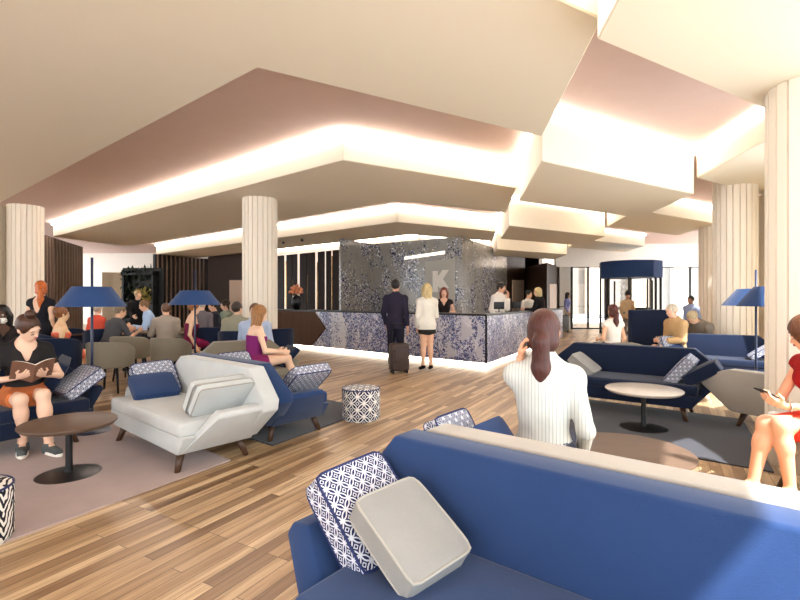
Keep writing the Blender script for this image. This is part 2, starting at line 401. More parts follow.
# dark timber arrow end of the counter
L1 = (K1-K0).length
bm = B(); ap = [(0, 1.07), (.22-.22, 1.07)]
arrow = [(-.42, .62), (.05, 1.07), (3.6, 1.07), (3.6, .1), (.18, .1)]
o = obj('timber_end', onface(K1-K0, kd, kin, arrow, .03), 'arrowwood', cnt)
bm = B(); prism(bm, rel([K1+kd*.2, K1+kd*3.6, K1+kd*3.6+kin*.7, K1+kd*.2+kin*.7]), .1, 1.07); obj('bar_body', bm, 'arrowwood', cnt)

zt = 3.6
w0 = V2(at(341, 238.4, zt)); w1 = V2(at(373, 244, zt)); w2 = V2(at(462, 236.5, zt)); w3 = V2(at(507, 253, zt)); w4 = V2(at(525, 257, zt))
bm = B(); prism(bm, [tuple(w0), tuple(w1), tuple(w2), tuple(w3), tuple(w3+sin_*.3), tuple(w2+Vector((-.2, .35))), tuple(w1+Vector((.02, .4))), tuple(w0+Vector((-.08, .12)))], 0, zt)
wb = struct('wall_reception', bm, 'backwall')
wd = (w2-w1).normalized(); wn = Vector((-wd.y, wd.x)); wn = wn if wn.y > 0 else -wn
LW = (w2-w1).length
def wpx(u, v):                            # a pixel seen on the reception wall
    k = (u-400)/F; s = (k*w1.y-w1.x)/(wd.x-k*wd.y); p = w1+wd*s; return (s, EYE-(v-300)/F*p.y)
gm = plain('grey_wall_panel', (170, 166, 156), .3); wm = plain('white_wall_inlay', (226, 222, 214), .5)
obj('grey_panel', onface(w1, wd, wn, [wpx(425, 262), wpx(455, 258), wpx(455, 312), wpx(425, 312)], .012), gm, wb)
obj('chevron_inlay', onface(w1, wd, wn, [wpx(433, 271), wpx(438, 271), wpx(438, 277), wpx(443, 270), wpx(449, 270), wpx(443, 279), wpx(449, 288), wpx(440, 288), wpx(438, 285), wpx(438, 292), wpx(433, 292)], .03), wm, wb)
t = emit('reflection_glow', (255, 244, 226), 1.0)
obj('painted_reflection', onface(w1, wd, wn, [wpx(405, 257), wpx(445, 251), wpx(445, 254), wpx(405, 259.5)], .05), t, wb)  # glowing strip painted on as a reflection in the wall, not a lamp
bm = B(); prism(bm, [tuple(w3), tuple(w4), tuple(w4+sin_*.3), tuple(w3+sin_*.3)], 0, ZS); wq = struct('wall_timber', bm, 'darkwood')
td = (w4-w3).normalized(); tn = Vector((-td.y, td.x))
def onw(u, v, p0, d):
    k = (u-400)/F; s = (k*p0.y-p0.x)/(d.x-k*d.y); p = p0+d*s; return (s, EYE-(v-300)/F*p.y)
obj('door_2', onface(w3, td, -Vector((td.y, -td.x)) if True else tn, [onw(512, 280, w3, td), onw(523.5, 280, w3, td), onw(523.5, 330, w3, td), onw(512, 328, w3, td)], .03), 'doorpale')['kind'] = 'structure'
# second timber block
b0 = V2((ux(526, 24), 24)); b1 = V2((ux(547, 20.6), 20.6)); b2 = V2((ux(560, 23.5), 23.5))
bm = B(); prism(bm, [tuple(b0), tuple(b1), tuple(b2), (b2.x-1, b2.y+1.5)], 0, 3.05); struct('wall_timber_block', bm, 'darkwood')
bd = (b2-b1).normalized(); bn = Vector((-bd.y, bd.x))
obj('door_3', onface(b1, bd, bn, [onw(549, 284, b1, bd), onw(556, 284, b1, bd), onw(556, 326, b1, bd), onw(549, 328, b1, bd)], .03), 'doorpale')['kind'] = 'structure'
bm = B(); prism(bm, [tuple(w4), (w4.x+.2, w4.y+4.5), (w4.x-.2, w4.y+4.5), (w4.x-.3, w4.y)], 0, ZS); struct('wall_corridor', bm, 'darkwood')
bm = B(); prism(bm, [tuple(w4+Vector((.2, 4.5))), tuple(b2+Vector((-.6, 1.5))), tuple(b2+Vector((-.6, 1.7))), tuple(w4+Vector((.2, 4.7)))], 0, ZS); struct('wall_corridor_end', bm, 'darkwood')
# bronze mirror strips behind the bar
m0 = V2(at(340, 248, 3.4)); m1 = V2(at(262, 256, 3.4)); md = (m1-m0).normalized(); mn = Vector((md.y, -md.x)); mn = mn if mn.y > 0 else -mn
bm = B(); prism(bm, [tuple(m0), tuple(m1), tuple(m1+mn*.15), tuple(m0+mn*.15)], 0, 3.4); wm2 = struct('wall_bar', bm, emit('bar_wall_added_glow', (255, 238, 220), .5))  # wall glow added to brighten the gaps between the mirror strips
bm2 = B(); rr = random.Random(3); s = .05; Lm = (m1-m0).length; gold = B(); 
while s < Lm-.2:
    w = rr.choice((.26, .32, .38, .44)); s1 = min(s+w, Lm)
    a, b = m0+md*s, m0+md*s1
    prism(bm2, [tuple(a), tuple(b), tuple(b-mn*.05), tuple(a-mn*.05)], .05, 3.33)
    if rr.random() < .6:
        c = m0+md*(s1+.02); prism(gold, [tuple(c), tuple(c+md*.06), tuple(c+md*.06-mn*.03), tuple(c-mn*.03)], .4+rr.random(), 2.2+rr.random())
    s = s1+rr.choice((.06, .12, .2))
struct('mirror_strips', bm2, 'bronzemirror', wm2); struct('brass_strips', gold, plain('brass', (212, 168, 106), .25, .8), wm2)
# ---------------------------------------------------------------- far entrance
gy = 22.7
def pxbox(bm, u0, u1, v0, v1, Y, dep=.08):
    x0, x1 = ux(u0, Y), ux(u1, Y); z1, z0 = EYE-(v0-300)/F*Y, EYE-(v1-300)/F*Y
    box(bm, ((x0+x1)/2, Y, (z0+z1)/2), (x1-x0, dep, z1-z0))
bm = B(); pxbox(bm, 559, 571, 266, 329, gy+.3, .2); struct('wall_entrance', bm, 'white')
bm = B(); box(bm, (ux(640, gy), gy+.05, 3.55), (8.2, .25, 1.1)); struct('wall_entrance_head', bm, 'white')
wi = 0
for u0, u1, mull in ((571, 606, (588,)), (660, 712, (690,))):
    wi += 1; bm = B(); pxbox(bm, u0, u1, 267, 329, gy, .012); w_ = struct('window_%d' % wi, bm, 'glass')
    bm = B()
    for u in (u0+.7, u1-.7)+mull: pxbox(bm, u-.8, u+.8, 267, 329, gy, .1)
    pxbox(bm, u0, u1, 266.2, 267.8, gy, .1); pxbox(bm, u0, u1, 327.8, 329, gy, .1); pxbox(bm, u0, u1, 317, 317.8, gy, .06)
    struct('window_frame', bm, 'frame', w_)
bm = B()
for i in range(9):
    x = -2+i*4.2; box(bm, (x, 46, 6), (1.6, .6, 12))
bm_ = B(); box(bm_, (18, 47, 6), (60, .8, 12)); fo = obj('building', bm_, 'facade'); tag(fo, 'pale stone building across the street, seen through the entrance glass', 'building')
obj('pier', bm, plain('warm_stone', (220, 196, 170), .9), fo)
# side facade glazing along the right, beyond the columns
wl = 23.5+11; bm = B(); fz = B(); k = 0
while k < 26:
    p = f_near+DV*(k*1.3); 
    if k % 2 == 0: prism(fz, [tuple(p), tuple(p+DV*.06), tuple(p+DV*.06+NV*.1), tuple(p+NV*.1)], 0, ZS)
    k += 1
g_ = B(); prism(g_, [tuple(f_near+NV*.04), tuple(f_far+NV*.04), tuple(f_far+NV*.05), tuple(f_near+NV*.05)], 0, ZS); wv = struct('window_3', g_, 'glass'); struct('window_frame', fz, 'frame', wv)
# revolving door
ry = 19.4; rx = ux(630, ry)
rv = thing('revolving_door', 'navy drum topped revolving door with black frames at the far entrance', 'door', (rx, ry, 0))
bm = B(); lathe(bm, [(0, 2.3), (1.19, 2.3), (1.19, 2.97), (0, 2.97)], 10); obj('drum_header', bm, 'navy', rv)
bm = B()
for a in (20, 62, 118, 160, 200, 242, 298, 340):
    x, y = 1.12*math.cos(math.radians(a)), 1.12*math.sin(math.radians(a)); cyl(bm, (x, y, 0), (x, y, 2.3), .05, seg=8)
obj('frame_post', bm, 'frame', rv)
cyl(bm := B(), (0, 0, 0), (0, 0, 2.3), .05); obj('center_post', bm, 'frame', rv)
for a in (10, 100, 190, 280):
    c, s_ = math.cos(math.radians(a)), math.sin(math.radians(a)); Rm = Matrix.Rotation(math.radians(a), 3, 'Z')
    bm = B(); box(bm, (c*.53, s_*.53, 1.12), (1.0, .012, 2.16), Rm); lf = obj('door_leaf', bm, 'glass', rv)
    bm = B(); box(bm, (c*.53, s_*.53, 1.05), (1.0, .05, .09), Rm); box(bm, (c*.53, s_*.53, .06), (1.0, .05, .1), Rm); box(bm, (c*1.03, s_*1.03, 1.12), (.05, .05, 2.2), Rm); obj('leaf_rail', bm, 'frame', lf)

# ---------------------------------------------------------------- rugs
def rug(label, pts, mat):
    bm = B(); prism(bm, [tuple(p) for p in pts], .001, .012); o = obj('rug', bm, mat); return tag(o, label, 'rug')
c1 = V2(fl(230.6, 461)); rug('mauve grey rug under the round walnut table at left', [c1, c1-DV*3.6, c1-DV*3.6+AV*2.75, c1+AV*2.75], 'mauve')
c2 = V2((-1.22, 4.5)); rug('charcoal rug under the navy sofa behind the pale grey sofa', [c2, c2+AV*2.6, c2+AV*2.6+DV*1.75, c2+DV*1.75], 'charcoal')
a3 = V2(fl(701, 460)); a4 = a3+AV*1.7; a5 = a3-AV*.5
rug('dark charcoal rug under the white marble table at right', [a4, a5, a5+DV*1.95, a4+DV*1.95], 'charcoal')
# ---------------------------------------------------------------- furniture builders
def sofa(name, label, loc, rz, Wd, mat, group=None, legmat='legwood', fl_=.27, H=.79, nb=0., legs=True, cat='sofa'):
    t = thing(name, label, cat, loc, rz, group); w = Wd/2
    bm = B(); prism(bm, [(-w+nb, .16), (w-nb, .16), (w+.1-nb, .31), (-w-.1+nb, .31)], -.36, .3, 'y', bev=.012); obj('base', bm, mat, t, 'auto')
    bm = B(); box(bm, (0, -.06, .365), (Wd+.12-2*nb, .62, .12), bev=.03, seg=3); obj('seat_cushion', bm, mat, t, 'auto')
    for s in (-1, 1):
        a = [(s*(w-.05-nb), .18), (s*(w-nb), .16), (s*(w+fl_), .46), (s*(w+fl_-.01), .5), (s*(w+fl_-.1), .51), (s*(w+.04-nb), .33)]
        bm = B(); prism(bm, a, -.33, .3, 'y', bev=.012, shear=lambda c: (c[0], c[1]+(.2*(c[2]-.16)/.35 if c[1] < 0 else 0), c[2])); obj('armrest', bm, mat, t, 'auto')
    out = [(-w+nb, .18), (w-nb, .18), (w+fl_+.01, .44), (w+fl_+.01, .53), (w-.02, H), (-w+.02, H), (-w-fl_-.01, .53), (-w-fl_-.01, .44)]
    bm = B(); prism(bm, out, .2, .36, 'y', bev=.016, seg=3, shear=lambda c: (c[0], c[1]+(c[2]-.18)*.14, c[2])); obj('backrest', bm, mat, t, 'auto')
    if legs:
        for sx in (-1, 1):
            for sy in (-1, 1):
                x, y = sx*(w-.1-nb), sy*.25-.03; bm = B(); cyl(bm, (x+sx*.05, y+sy*.06, .0), (x, y, .17), .022, .036, 12); obj('leg', bm, legmat, t, True)
    return t
def cushion(name, label, loc, rot, w=.44, h=.44, t=.13, mat='tile', pipe='piping', group=None, parent=None):
    bm = B(); n = 12
    bmesh.ops.create_cube(bm, size=1.0); bmesh.ops.subdivide_edges(bm, edges=bm.edges[:], cuts=n, use_grid_fill=True)
    for v in bm.verts:
        x, y, z = v.co*2
        f = (1-.55*abs(x)**5)*(1-.55*abs(y)**5)
        e = 1-.05*(1-abs(z))
        mm = max(abs(x), abs(y), 1e-6); k = k2 = 1/((abs(x)/mm)**13+(abs(y)/mm)**13)**(1/13)
        px, py = x*k, y*k2
        v.co = (px*w/2, py*h/2, z*t/2*(.62+.38*f))
    o = obj(name, bm, mat, None, 'auto'); tag(o, label, 'cushion', group)
    uvs(o, lambda c, p: (c.x, c.y) if abs(p.normal.z) > .5 else ((c.z, c.y) if abs(p.normal.x) > .5 else (c.x, c.z)))
    o.location = loc; o.rotation_euler = rot if not isinstance(rot, Matrix) else rot.to_euler()
    if pipe:
        bm = B()
        for s in (-1, 1):
            pts = []
            cs = [(-1, -1), (1, -1), (1, 1), (-1, 1)]
            for i in range(4):
                a, b = cs[i], cs[(i+1) % 4]
                for k in range(10):
                    q = k/10; x, y = a[0]+(b[0]-a[0])*q, a[1]+(b[1]-a[1])*q
                    kx = ky = 1/(abs(x)**13+abs(y)**13)**(1/13)
                    f = (1-.55*abs(x)**5)*(1-.55*abs(y)**5)
                    pts.append((x*kx*w/2*.985, y*ky*h/2*.985, s*t/2*(.62+.38*f)))
            tube(bm, pts, .006, 6, True)
        obj('piping', bm, pipe, o, True)
    return o
def basis(xd, yd):                         # rotation whose local x, y follow xd, yd
    x = Vector(xd).normalized(); y = Vector(yd); y = (y-x*y.dot(x)).normalized(); z = x.cross(y)
    return Matrix((x, y, z)).transposed()
def ped_table(label, loc, r, h, rb, mat, base='black', thick=.035):
    t = thing('pedestal_table', label, 'table', loc)
    bm = B(); lathe(bm, [(0, h-thick), (r*.94, h-thick), (r, h-thick*.4), (r, h-.004), (r-.006, h), (0, h)], 64); obj('tabletop', bm, mat, t, 'auto')
    bm = B(); lathe(bm, [(.032, .02), (.026, .08), (.024, h-thick)], 24); obj('pedestal', bm, base, t, True)
    bm = B(); lathe(bm, [(0, 0), (rb, 0), (rb, .012), (rb*.5, .022), (.04, .03), (0, .03)], 48); obj('base_plate', bm, base, t, 'auto')
    return t
def lamp(label, loc, zb=1.33, zt=1.54, rb=.365, rt=.2, top=1.85, group=None):
    t = thing('floor_lamp', label, 'lamp', loc, 0, group)
    bm = B(); lathe(bm, [(0, 0), (.185, 0), (.185, .012), (.17, .02), (0, .022)], 40); obj('base_plate', bm, 'navymetal', t, 'auto')
    bm = B(); cyl(bm, (0, 0, .02), (0, 0, top), .013, seg=12); obj('pole', bm, 'navymetal', t, True)
    bm = B(); lathe(bm, [(rb, zb), (rt, zt), (.02, zt+.003), (.02, zt-.012), (rt-.01, zt-.012), (rb-.012, zb), (rb, zb)], 56); obj('lamp_shade', bm, 'shade', t, 'auto')
    return t
def pouf(label, loc, r, h, mat):
    t = thing('pouf', label, 'pouf', loc)
    bm = B(); lathe(bm, [(r*.92, 0), (r, .03), (r, h-.03), (r*.96, h-.008)], 48); o = obj('cover', bm, mat, t, True)
    me = o.data; l = me.uv_layers.new(name='uv')
    for p in me.polygons:
        us = []
        for li in p.loop_indices:
            c = me.vertices[me.loops[li].vertex_index].co; us.append(math.atan2(c.y, c.x))
        if max(us)-min(us) > PI: us = [u+2*PI if u < 0 else u for u in us]
        for li, u in zip(p.loop_indices, us): l.data[li].uv = (u*r, me.vertices[me.loops[li].vertex_index].co.z)
    bm = B(); lathe(bm, [(r*.96, h-.008), (r*.8, h+.004), (0, h+.008)], 48); o = obj('top_cushion', bm, mat, t, True); uvs(o, lambda c, p: (c.x, c.y))
    bm = B(); tube(bm, [(r*.975*math.cos(2*PI*i/40), r*.975*math.sin(2*PI*i/40), h-.01) for i in range(40)], .007, 6, True); obj('piping', bm, 'piping', t, True)
    return t
def barrel(label, loc, rz, mat, group, top=.78):
    t = thing('barrel_chair', label, 'chair', loc, rz, group)
    bm = B(); N = 24; a0, a1 = math.radians(-20), math.radians(200); A = []
    for i in range(N+1):
        a = a0+(a1-a0)*i/N; e = abs(i/N-.5)*2; zt = top-.16*e**3
        A.append([bm.verts.new((rr*math.cos(a)*1.05, rr*math.sin(a), z)) for rr, z in ((.26, .40), (.30, .40), (.315, zt-.01), (.30, zt), (.285, zt), (.265, .46))])
    for i in range(N):
        for k in range(6): bm.faces.new((A[i][k], A[i][(k+1) % 6], A[i+1][(k+1) % 6], A[i+1][k]))
    bm.faces.new(A[0]); bm.faces.new(A[-1]); obj('backrest', bm, mat, t, 'auto')
    bm = B(); lathe(bm, [(0, .38), (.26, .38), (.275, .41), (.26, .46), (0, .47)], 32); obj('seat', bm, mat, t, 'auto')
    for sx in (-1, 1):
        for sy in (-1, 1):
            bm = B(); cyl(bm, (sx*.2, sy*.2, 0), (sx*.16, sy*.16, .39), .014, .02, 10); obj('leg', bm, 'black', t, True)
    return t

# ---------------------------------------------------------------- sofas
rF = math.atan2(-.62, .78); Lx = Vector((math.cos(rF), math.sin(rF))); Ly = Vector((-math.sin(rF), math.cos(rF)))
WF = 2.0
cor = V2((.07, 2.24)); cF = cor + Lx*(WF/2-.02) - Ly*.44
sofa('sofa', 'large navy sofa in the foreground with a grey cushion lying on it', tuple(cF), rF, WF, 'navy', 'faceted lounge sofas', fl_=.18, nb=.17)
cFb = cF+Ly*.91+Lx*.06
sofa('sofa', 'beige sofa back to back with the foreground navy sofa', tuple(cFb), rF+PI, WF, 'beige', 'faceted lounge sofas')
rG = math.radians(-41); Gx = Vector((math.cos(rG), math.sin(rG))); Gy = Vector((-math.sin(rG), math.cos(rG)))
cG = V2((-2.07, 4.47)); WG = 1.42
sofa('sofa', 'pale grey two seat sofa with splayed wooden legs', tuple(cG), rG, WG, 'grey', 'faceted lounge sofas')
cGb = cG+Gy*.91-Gx*.16
sofa('sofa', 'navy sofa back to back with the pale grey sofa', tuple(cGb), rG+PI, WG, 'navy', 'faceted lounge sofas')
rR = math.radians(-36.7); Rx = Vector((math.cos(rR), math.sin(rR))); Ry = Vector((-math.sin(rR), math.cos(rR)))
cR = V2((2.91, 6.07))
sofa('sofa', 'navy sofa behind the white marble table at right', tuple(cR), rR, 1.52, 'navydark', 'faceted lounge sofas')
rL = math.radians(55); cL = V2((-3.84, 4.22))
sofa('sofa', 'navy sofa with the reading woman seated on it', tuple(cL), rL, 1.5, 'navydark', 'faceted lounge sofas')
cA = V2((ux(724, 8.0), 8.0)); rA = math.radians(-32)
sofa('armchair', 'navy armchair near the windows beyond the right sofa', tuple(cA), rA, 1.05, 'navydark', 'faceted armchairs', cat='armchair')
cB = V2((4.05, 5.18)); rB = math.radians(118)
sofa('armchair', 'beige armchair in the sun between the right sofa and the near column', tuple(cB), rB, .42, 'beige', 'faceted armchairs', H=.64, cat='armchair')
cP = V2((3.16, 3.33)); rP = math.radians(-85)
sofa('armchair', 'beige armchair under the woman in the red dress', tuple(cP), rP, .46, 'beige', 'faceted armchairs', cat='armchair')
cQ = V2((ux(250, 6.8), 6.8)); rQ = math.radians(75)
sofa('armchair', 'grey armchair under the woman in the purple top', tuple(cQ), math.radians(35), .86, 'taupe', 'faceted armchairs', cat='armchair')
cT = V2((ux(614, 8.9), 8.9))
sofa('armchair', 'low grey armchair under the woman in the white top with a ponytail', tuple(cT), PI+.1, .42, 'taupe', 'faceted armchairs', H=.62, cat='armchair')
cU = V2((ux(672, 10.2), 10.2))
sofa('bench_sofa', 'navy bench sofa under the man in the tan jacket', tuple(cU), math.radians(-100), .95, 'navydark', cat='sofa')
# high backed booth
bx = V2((ux(650, 9.6), 9.6))
hb = thing('booth_chair', 'tall high backed navy booth chair beyond the right sofa', 'chair', (bx.x, bx.y, 0), math.radians(12))
bm = B(); prism(bm, [(-.46, -.02), (.4, -.06), (.46, 0), (.46, .62), (.38, .62), (.38, .04), (-.46, .08)], .12, 1.2, bev=.02); obj('high_back', bm, 'navydark', hb, 'auto')
bm = B(); box(bm, (-.02, .34, .36), (.8, .56, .16), bev=.03); obj('seat', bm, 'navydark', hb, 'auto')
for sx in (-1, 1):
    for sy in (.06, .54): cyl(bm := B(), (sx*.36, sy, 0), (sx*.36, sy, .3), .02, seg=10); obj('leg', bm, 'black', hb, True)
# ---------------------------------------------------------------- cushions
def onL(c, x, y, lx, ly): p = c+lx*x+ly*y; return (p.x, p.y)
def lean(c, lx, ly, x, y, z, xd, yd, **k):
    """xd, yd: cushion axes given in the sofa's own frame"""
    R = Matrix(((lx.x, ly.x, 0), (lx.y, ly.y, 0), (0, 0, 1)))
    m = basis(R @ Vector(xd), R @ Vector(yd)); p = c+lx*x+ly*y
    return cushion('cushion', k.pop('label'), (p.x, p.y, z), m, **k)
lean(cF, Lx, Ly, -.93, .05, .545, (.68, 0, -.73), (.1, 1, 0), label='navy and white tile print cushion leaning on the foreground sofa arm', w=.40, h=.37, t=.13)
lean(cF, Lx, Ly, -.69, .02, .545, (.84, -.1, -.52), (.15, 1, .05), label='light grey felt cushion lying on the foreground navy sofa', w=.36, h=.31, t=.11, mat='greycush', pipe='greypipe')
lean(cFb, Lx, Ly, -1.10, -.0, .61, (.5, 0, -.86), (0, 1, 0), label='tile print cushion behind the foreground sofa on the beige one', w=.30, h=.34, t=.12)
lean(cFb, Lx, Ly, -.88, .06, .58, (.6, 0, -.8), (0, 1, 0), label='navy cushion on the beige sofa behind the foreground sofa', w=.32, h=.34, t=.12, mat='navy', pipe=None)
lean(cG, Gx, Gy, -.72, .04, .56, (.66, 0, -.75), (.1, 1, 0), label='tile print cushion at the left arm of the pale grey sofa', w=.4, h=.42, t=.12)
lean(cG, Gx, Gy, -.55, -.04, .52, (.88, -.1, -.46), (.12, 1, 0), label='navy cushion at the left arm of the pale grey sofa', w=.36, h=.42, t=.1, mat='navy', pipe=None)
lean(cG, Gx, Gy, .56, .04, .58, (-.55, 0, -.84), (0, -1, 0), label='grey cushion on the pale grey sofa, the one further from its right arm', w=.32, h=.5, t=.07, mat='grey', pipe='greypipe')
lean(cG, Gx, Gy, .71, .02, .57, (-.6, 0, -.8), (0, -1, 0), label='grey cushion on the pale grey sofa, right against its right arm', w=.32, h=.5, t=.07, mat='grey', pipe='greypipe')
lean(cGb, Gx, Gy, .72, .1, .58, (-.75, 0, -.66), (0, -1, 0), label='tile print cushion on the right arm of the navy back to back sofa', w=.38, h=.46, t=.12)
lean(cGb, Gx, Gy, -.55, .06, .57, (.6, 0, -.8), (0, 1, 0), label='tile print cushion showing over the top of the navy back to back sofa', w=.42, h=.42, t=.12)
lean(cR, Rx, Ry, -.50, -.02, .53, (.8, 0, -.6), (0, 1, 0), label='grey cushion at the left arm of the right navy sofa', w=.36, h=.44, t=.13, mat='greycush', pipe='greypipe')
lean(cR, Rx, Ry, .62, -.0, .545, (-.62, 0, -.78), (0, -1, 0), label='striped tile print cushion at the right arm of the right navy sofa', w=.42, h=.44, t=.16)
lean(cR, Rx, Ry, .84, -.06, .55, (-.84, 0, -.54), (0, -1, 0), label='navy cushion at the right arm of the right navy sofa', w=.40, h=.44, t=.16, mat='navydark', pipe=None)
lxL = Vector((math.cos(rL), math.sin(rL))); lyL = Vector((-lxL.y, lxL.x))
lean(cL, lxL, lyL, .80, -.08, .56, (-.82, 0, -.57), (0, -1, 0), label='tile print cushion beside the reading woman', w=.40, h=.46, t=.12)
lean(cL, lxL, lyL, .66, .12, .60, (-.4, .3, -.86), (-.3, -.9, 0), label='navy cushion right behind the reading woman', w=.42, h=.42, t=.12, mat='navydark', pipe=None)
lxA = Vector((math.cos(rA), math.sin(rA))); lyA = Vector((-lxA.y, lxA.x))
lean(cA, lxA, lyA, .5, -.06, .56, (-.8, 0, -.6), (0, -1, 0), label='white tile print cushion on the navy armchair near the windows', w=.4, h=.44, t=.1, mat='tile')
lxQ = Vector((math.cos(math.radians(35)), math.sin(math.radians(35)))); lyQ = Vector((-lxQ.y, lxQ.x))
lean(cQ, lxQ, lyQ, .5, -.1, .56, (-.7, 0, -.72), (0, -1, 0), label='navy cushion on the grey armchair of the woman in purple', w=.36, h=.4, t=.1, mat='navydark', pipe=None)
cushion('cushion', 'tile print cushion on the bench beside the man in the tan jacket', (ux(670, 8.6), 8.6, .56), (1.2, 0, .3), .4, .36, .12)
# ---------------------------------------------------------------- tables, lamps, poufs
ped_table('round walnut pedestal table on the mauve rug at left', fl(69, 475), .335, .43, .225, 'tablewood')
ped_table('round white marble pedestal table in front of the right navy sofa', fl(643.5, 428.5), .385, .436, .24, 'marble')
ped_table('round walnut pedestal table beside the woman on the phone', (1.57, 3.27), .43, .36, .27, 'tablewood')
lamp('navy floor lamp standing on the mauve rug at left', fl(92, 432), rb=.325, rt=.18, group='navy floor lamps')
lamp('navy floor lamp behind the pale grey sofa', (ux(195, 7.0), 7.0), group='navy floor lamps')
lamp('navy floor lamp at right, its pole in clear view beside the near column', (ux(756, 5.92), 5.92), top=1.78, group='navy floor lamps')
lamp('navy floor lamp at right, half hidden by the near column', (ux(776, 5.2), 5.2), zt=1.55, group='navy floor lamps')
pouf('navy and white ring print pouf near the reception', (ux(361, 5.55), 5.55), .225, .37, 'tilebig')
pouf('black and white leaf print pouf at the left edge of the mauve rug', (-2.48, 2.68), .22, .33, 'leafprint')
# ---------------------------------------------------------------- dining area
def dtable(label, loc, r=.45, h=.74):
    t = ped_table(label, loc, r, h, .3, 'tablewood'); return t
G1 = 'taupe barrel chairs at the dining tables'; G2 = 'navy barrel chairs at the dining tables'
TA = 'taupe barrel chair '; NA = 'navy barrel chair '
ch = barrel(TA+'seen from behind, right beside the left lamp pole', (ux(111, 7.2), 7.2), PI+.1, 'taupe', G1)
for u, Y, rz, lb in ((171.5, 8.0, PI-.12, 'seen from behind, just behind the pale grey sofa back'), (131, 8.3, PI+.05, 'between the two chairs seen from behind, further back'), (178, 9.9, PI-.2, 'at the table of the man in the grey jacket')):
    dup(ch, (ux(u, Y), Y), rz, TA+lb, G1)
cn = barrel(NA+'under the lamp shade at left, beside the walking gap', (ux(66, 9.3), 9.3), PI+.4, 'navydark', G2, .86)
for u, Y, rz, lb in ((56, 6.9, PI+.3, 'with its back to us, behind the reading woman'), (103, 9.1, PI+.6, 'under the man in the dark grey shirt'), (213, 9.6, PI+.2, 'left of the man in the olive jacket'), (237, 8.5, PI, 'under the man in the olive jacket'), (59, 7.85, PI-1.0, 'under the person in the coral top'), (277, 9.2, PI+.8, 'between the centre column and the woman in purple')):
    dup(cn, (ux(u, Y), Y), rz, NA+lb, G2)
dtable('round dining table with drinks in front of the man in the dark grey shirt', (ux(143, 9.9), 9.9))
dtable('round dining table beside the woman in the burgundy dress', (ux(199, 9.75), 9.75), .4)
dtable('round dining table behind the navy chairs at far left', (ux(72, 9.4), 9.4), .4)
def glass_(label, u, Y, liquid, h=.12):
    t = thing('drink_glass', label, 'glass', (ux(u, Y), Y, .7405), 0, 'drinks on the dining tables')
    bm = B(); lathe(bm, [(0, 0), (.028, 0), (.036, h), (.032, h), (.026, .006), (0, .006)], 20); obj('tumbler', bm, 'glass', t, True)
    bm = B(); lathe(bm, [(0, .007), (.0255, .007), (.030, h*.7), (0, h*.7)], 20); obj('drink', bm, liquid, t, True)
wine = plain('red_wine', (110, 22, 30), .2); juice = plain('amber_drink', (206, 150, 60), .2)
glass_('glass of red drink on the dining table, nearest the man in dark grey', 134, 9.75, wine)
glass_('glass of red drink on the dining table, nearest the man in blue', 149, 9.8, wine)
glass_('glass of amber drink on the dining table between two red ones', 141, 9.7, juice)
# dark planted screen at the back of the dining room
sc = thing('plant_screen', 'dark shelf screen with trailing plants at the back of the dining area', 'plant shelf', (ux(140, 14.5), 14.5, 0))
bm = B(); 
for x in (-.45, .45): box(bm, (x, 0, 1.15), (.05, .3, 2.3))
for z in (.1, .8, 1.3, 2.2): box(bm, (0, 0, z), (.95, .3, .05))
box(bm, (0, .17, 1.2), (1.25, .04, 2.4)); obj('shelf_frame', bm, 'black', sc)
r_ = random.Random(5); bm = B()
for k in range(260):
    x, y = r_.uniform(-.5, .5), r_.uniform(-.22, .2); top = r_.choice((2.2, 2.0, 1.6)); z = top+.15-abs(r_.gauss(0, .35)); L = r_.uniform(.08, .2)
    q = Matrix.Rotation(r_.uniform(0, 6.28), 3, 'Z') @ Matrix.Rotation(r_.uniform(.3, 2.4), 3, 'X')
    vs = [bm.verts.new(Vector((x, y, z))+q @ Vector(p)) for p in ((0, 0, 0), (.04, L*.5, .01), (0, L, 0), (-.04, L*.5, .01))]; bm.faces.new(vs)
obj('foliage', bm, plain('dark_green_leaves', (34, 42, 26), .6, var=.5, scale=8), sc)
bm = B()
for k in range(90):
    x, y, z = r_.uniform(-.1, .4), r_.uniform(-.22, .0), r_.uniform(1.25, 1.7); q = Matrix.Rotation(r_.uniform(0, 6.28), 3, 'Z') @ Matrix.Rotation(r_.uniform(.3, 2.4), 3, 'X')
    vs = [bm.verts.new(Vector((x, y, z))+q @ Vector(p)) for p in ((0, 0, 0), (.05, .07, .01), (0, .14, 0), (-.05, .07, .01))]; bm.faces.new(vs)
obj('yellow_leaves', bm, plain('yellow_green_leaves', (170, 156, 84), .6, var=.3, scale=8), sc)
# bar end vase with orange blooms
vx = K1+kd*1.35+kin*.35
vz = thing('flower_vase', 'dark vase of orange flowers on the timber end of the counter', 'vase', (vx.x, vx.y, 1.11))
bm = B(); lathe(bm, [(0, 0), (.09, 0), (.15, .2), (.14, .36), (.10, .42), (.085, .42), (.12, .34), (0, .05)], 28); obj('vase', bm, 'black', vz, True)
bm = B()
for k in range(46):
    a, b, d = r_.uniform(0, 6.28), r_.uniform(0, 1.4), r_.uniform(.1, .26); bmesh.ops.create_icosphere(bm, subdivisions=1, radius=.05, matrix=Matrix.Translation((d*math.cos(a)*math.sin(b), d*math.sin(a)*math.sin(b), .48+d*math.cos(b))))
obj('blooms', bm, plain('orange_blooms', (206, 132, 92), .7, var=.3, scale=14), vz, True)
bm = B()
for k in range(10):
    a = k*.63; cyl(bm, (0, 0, .3), (.14*math.cos(a), .14*math.sin(a), .56), .006, seg=6)
obj('stem', bm, plain('flower_stem', (60, 76, 40), .7), vz)
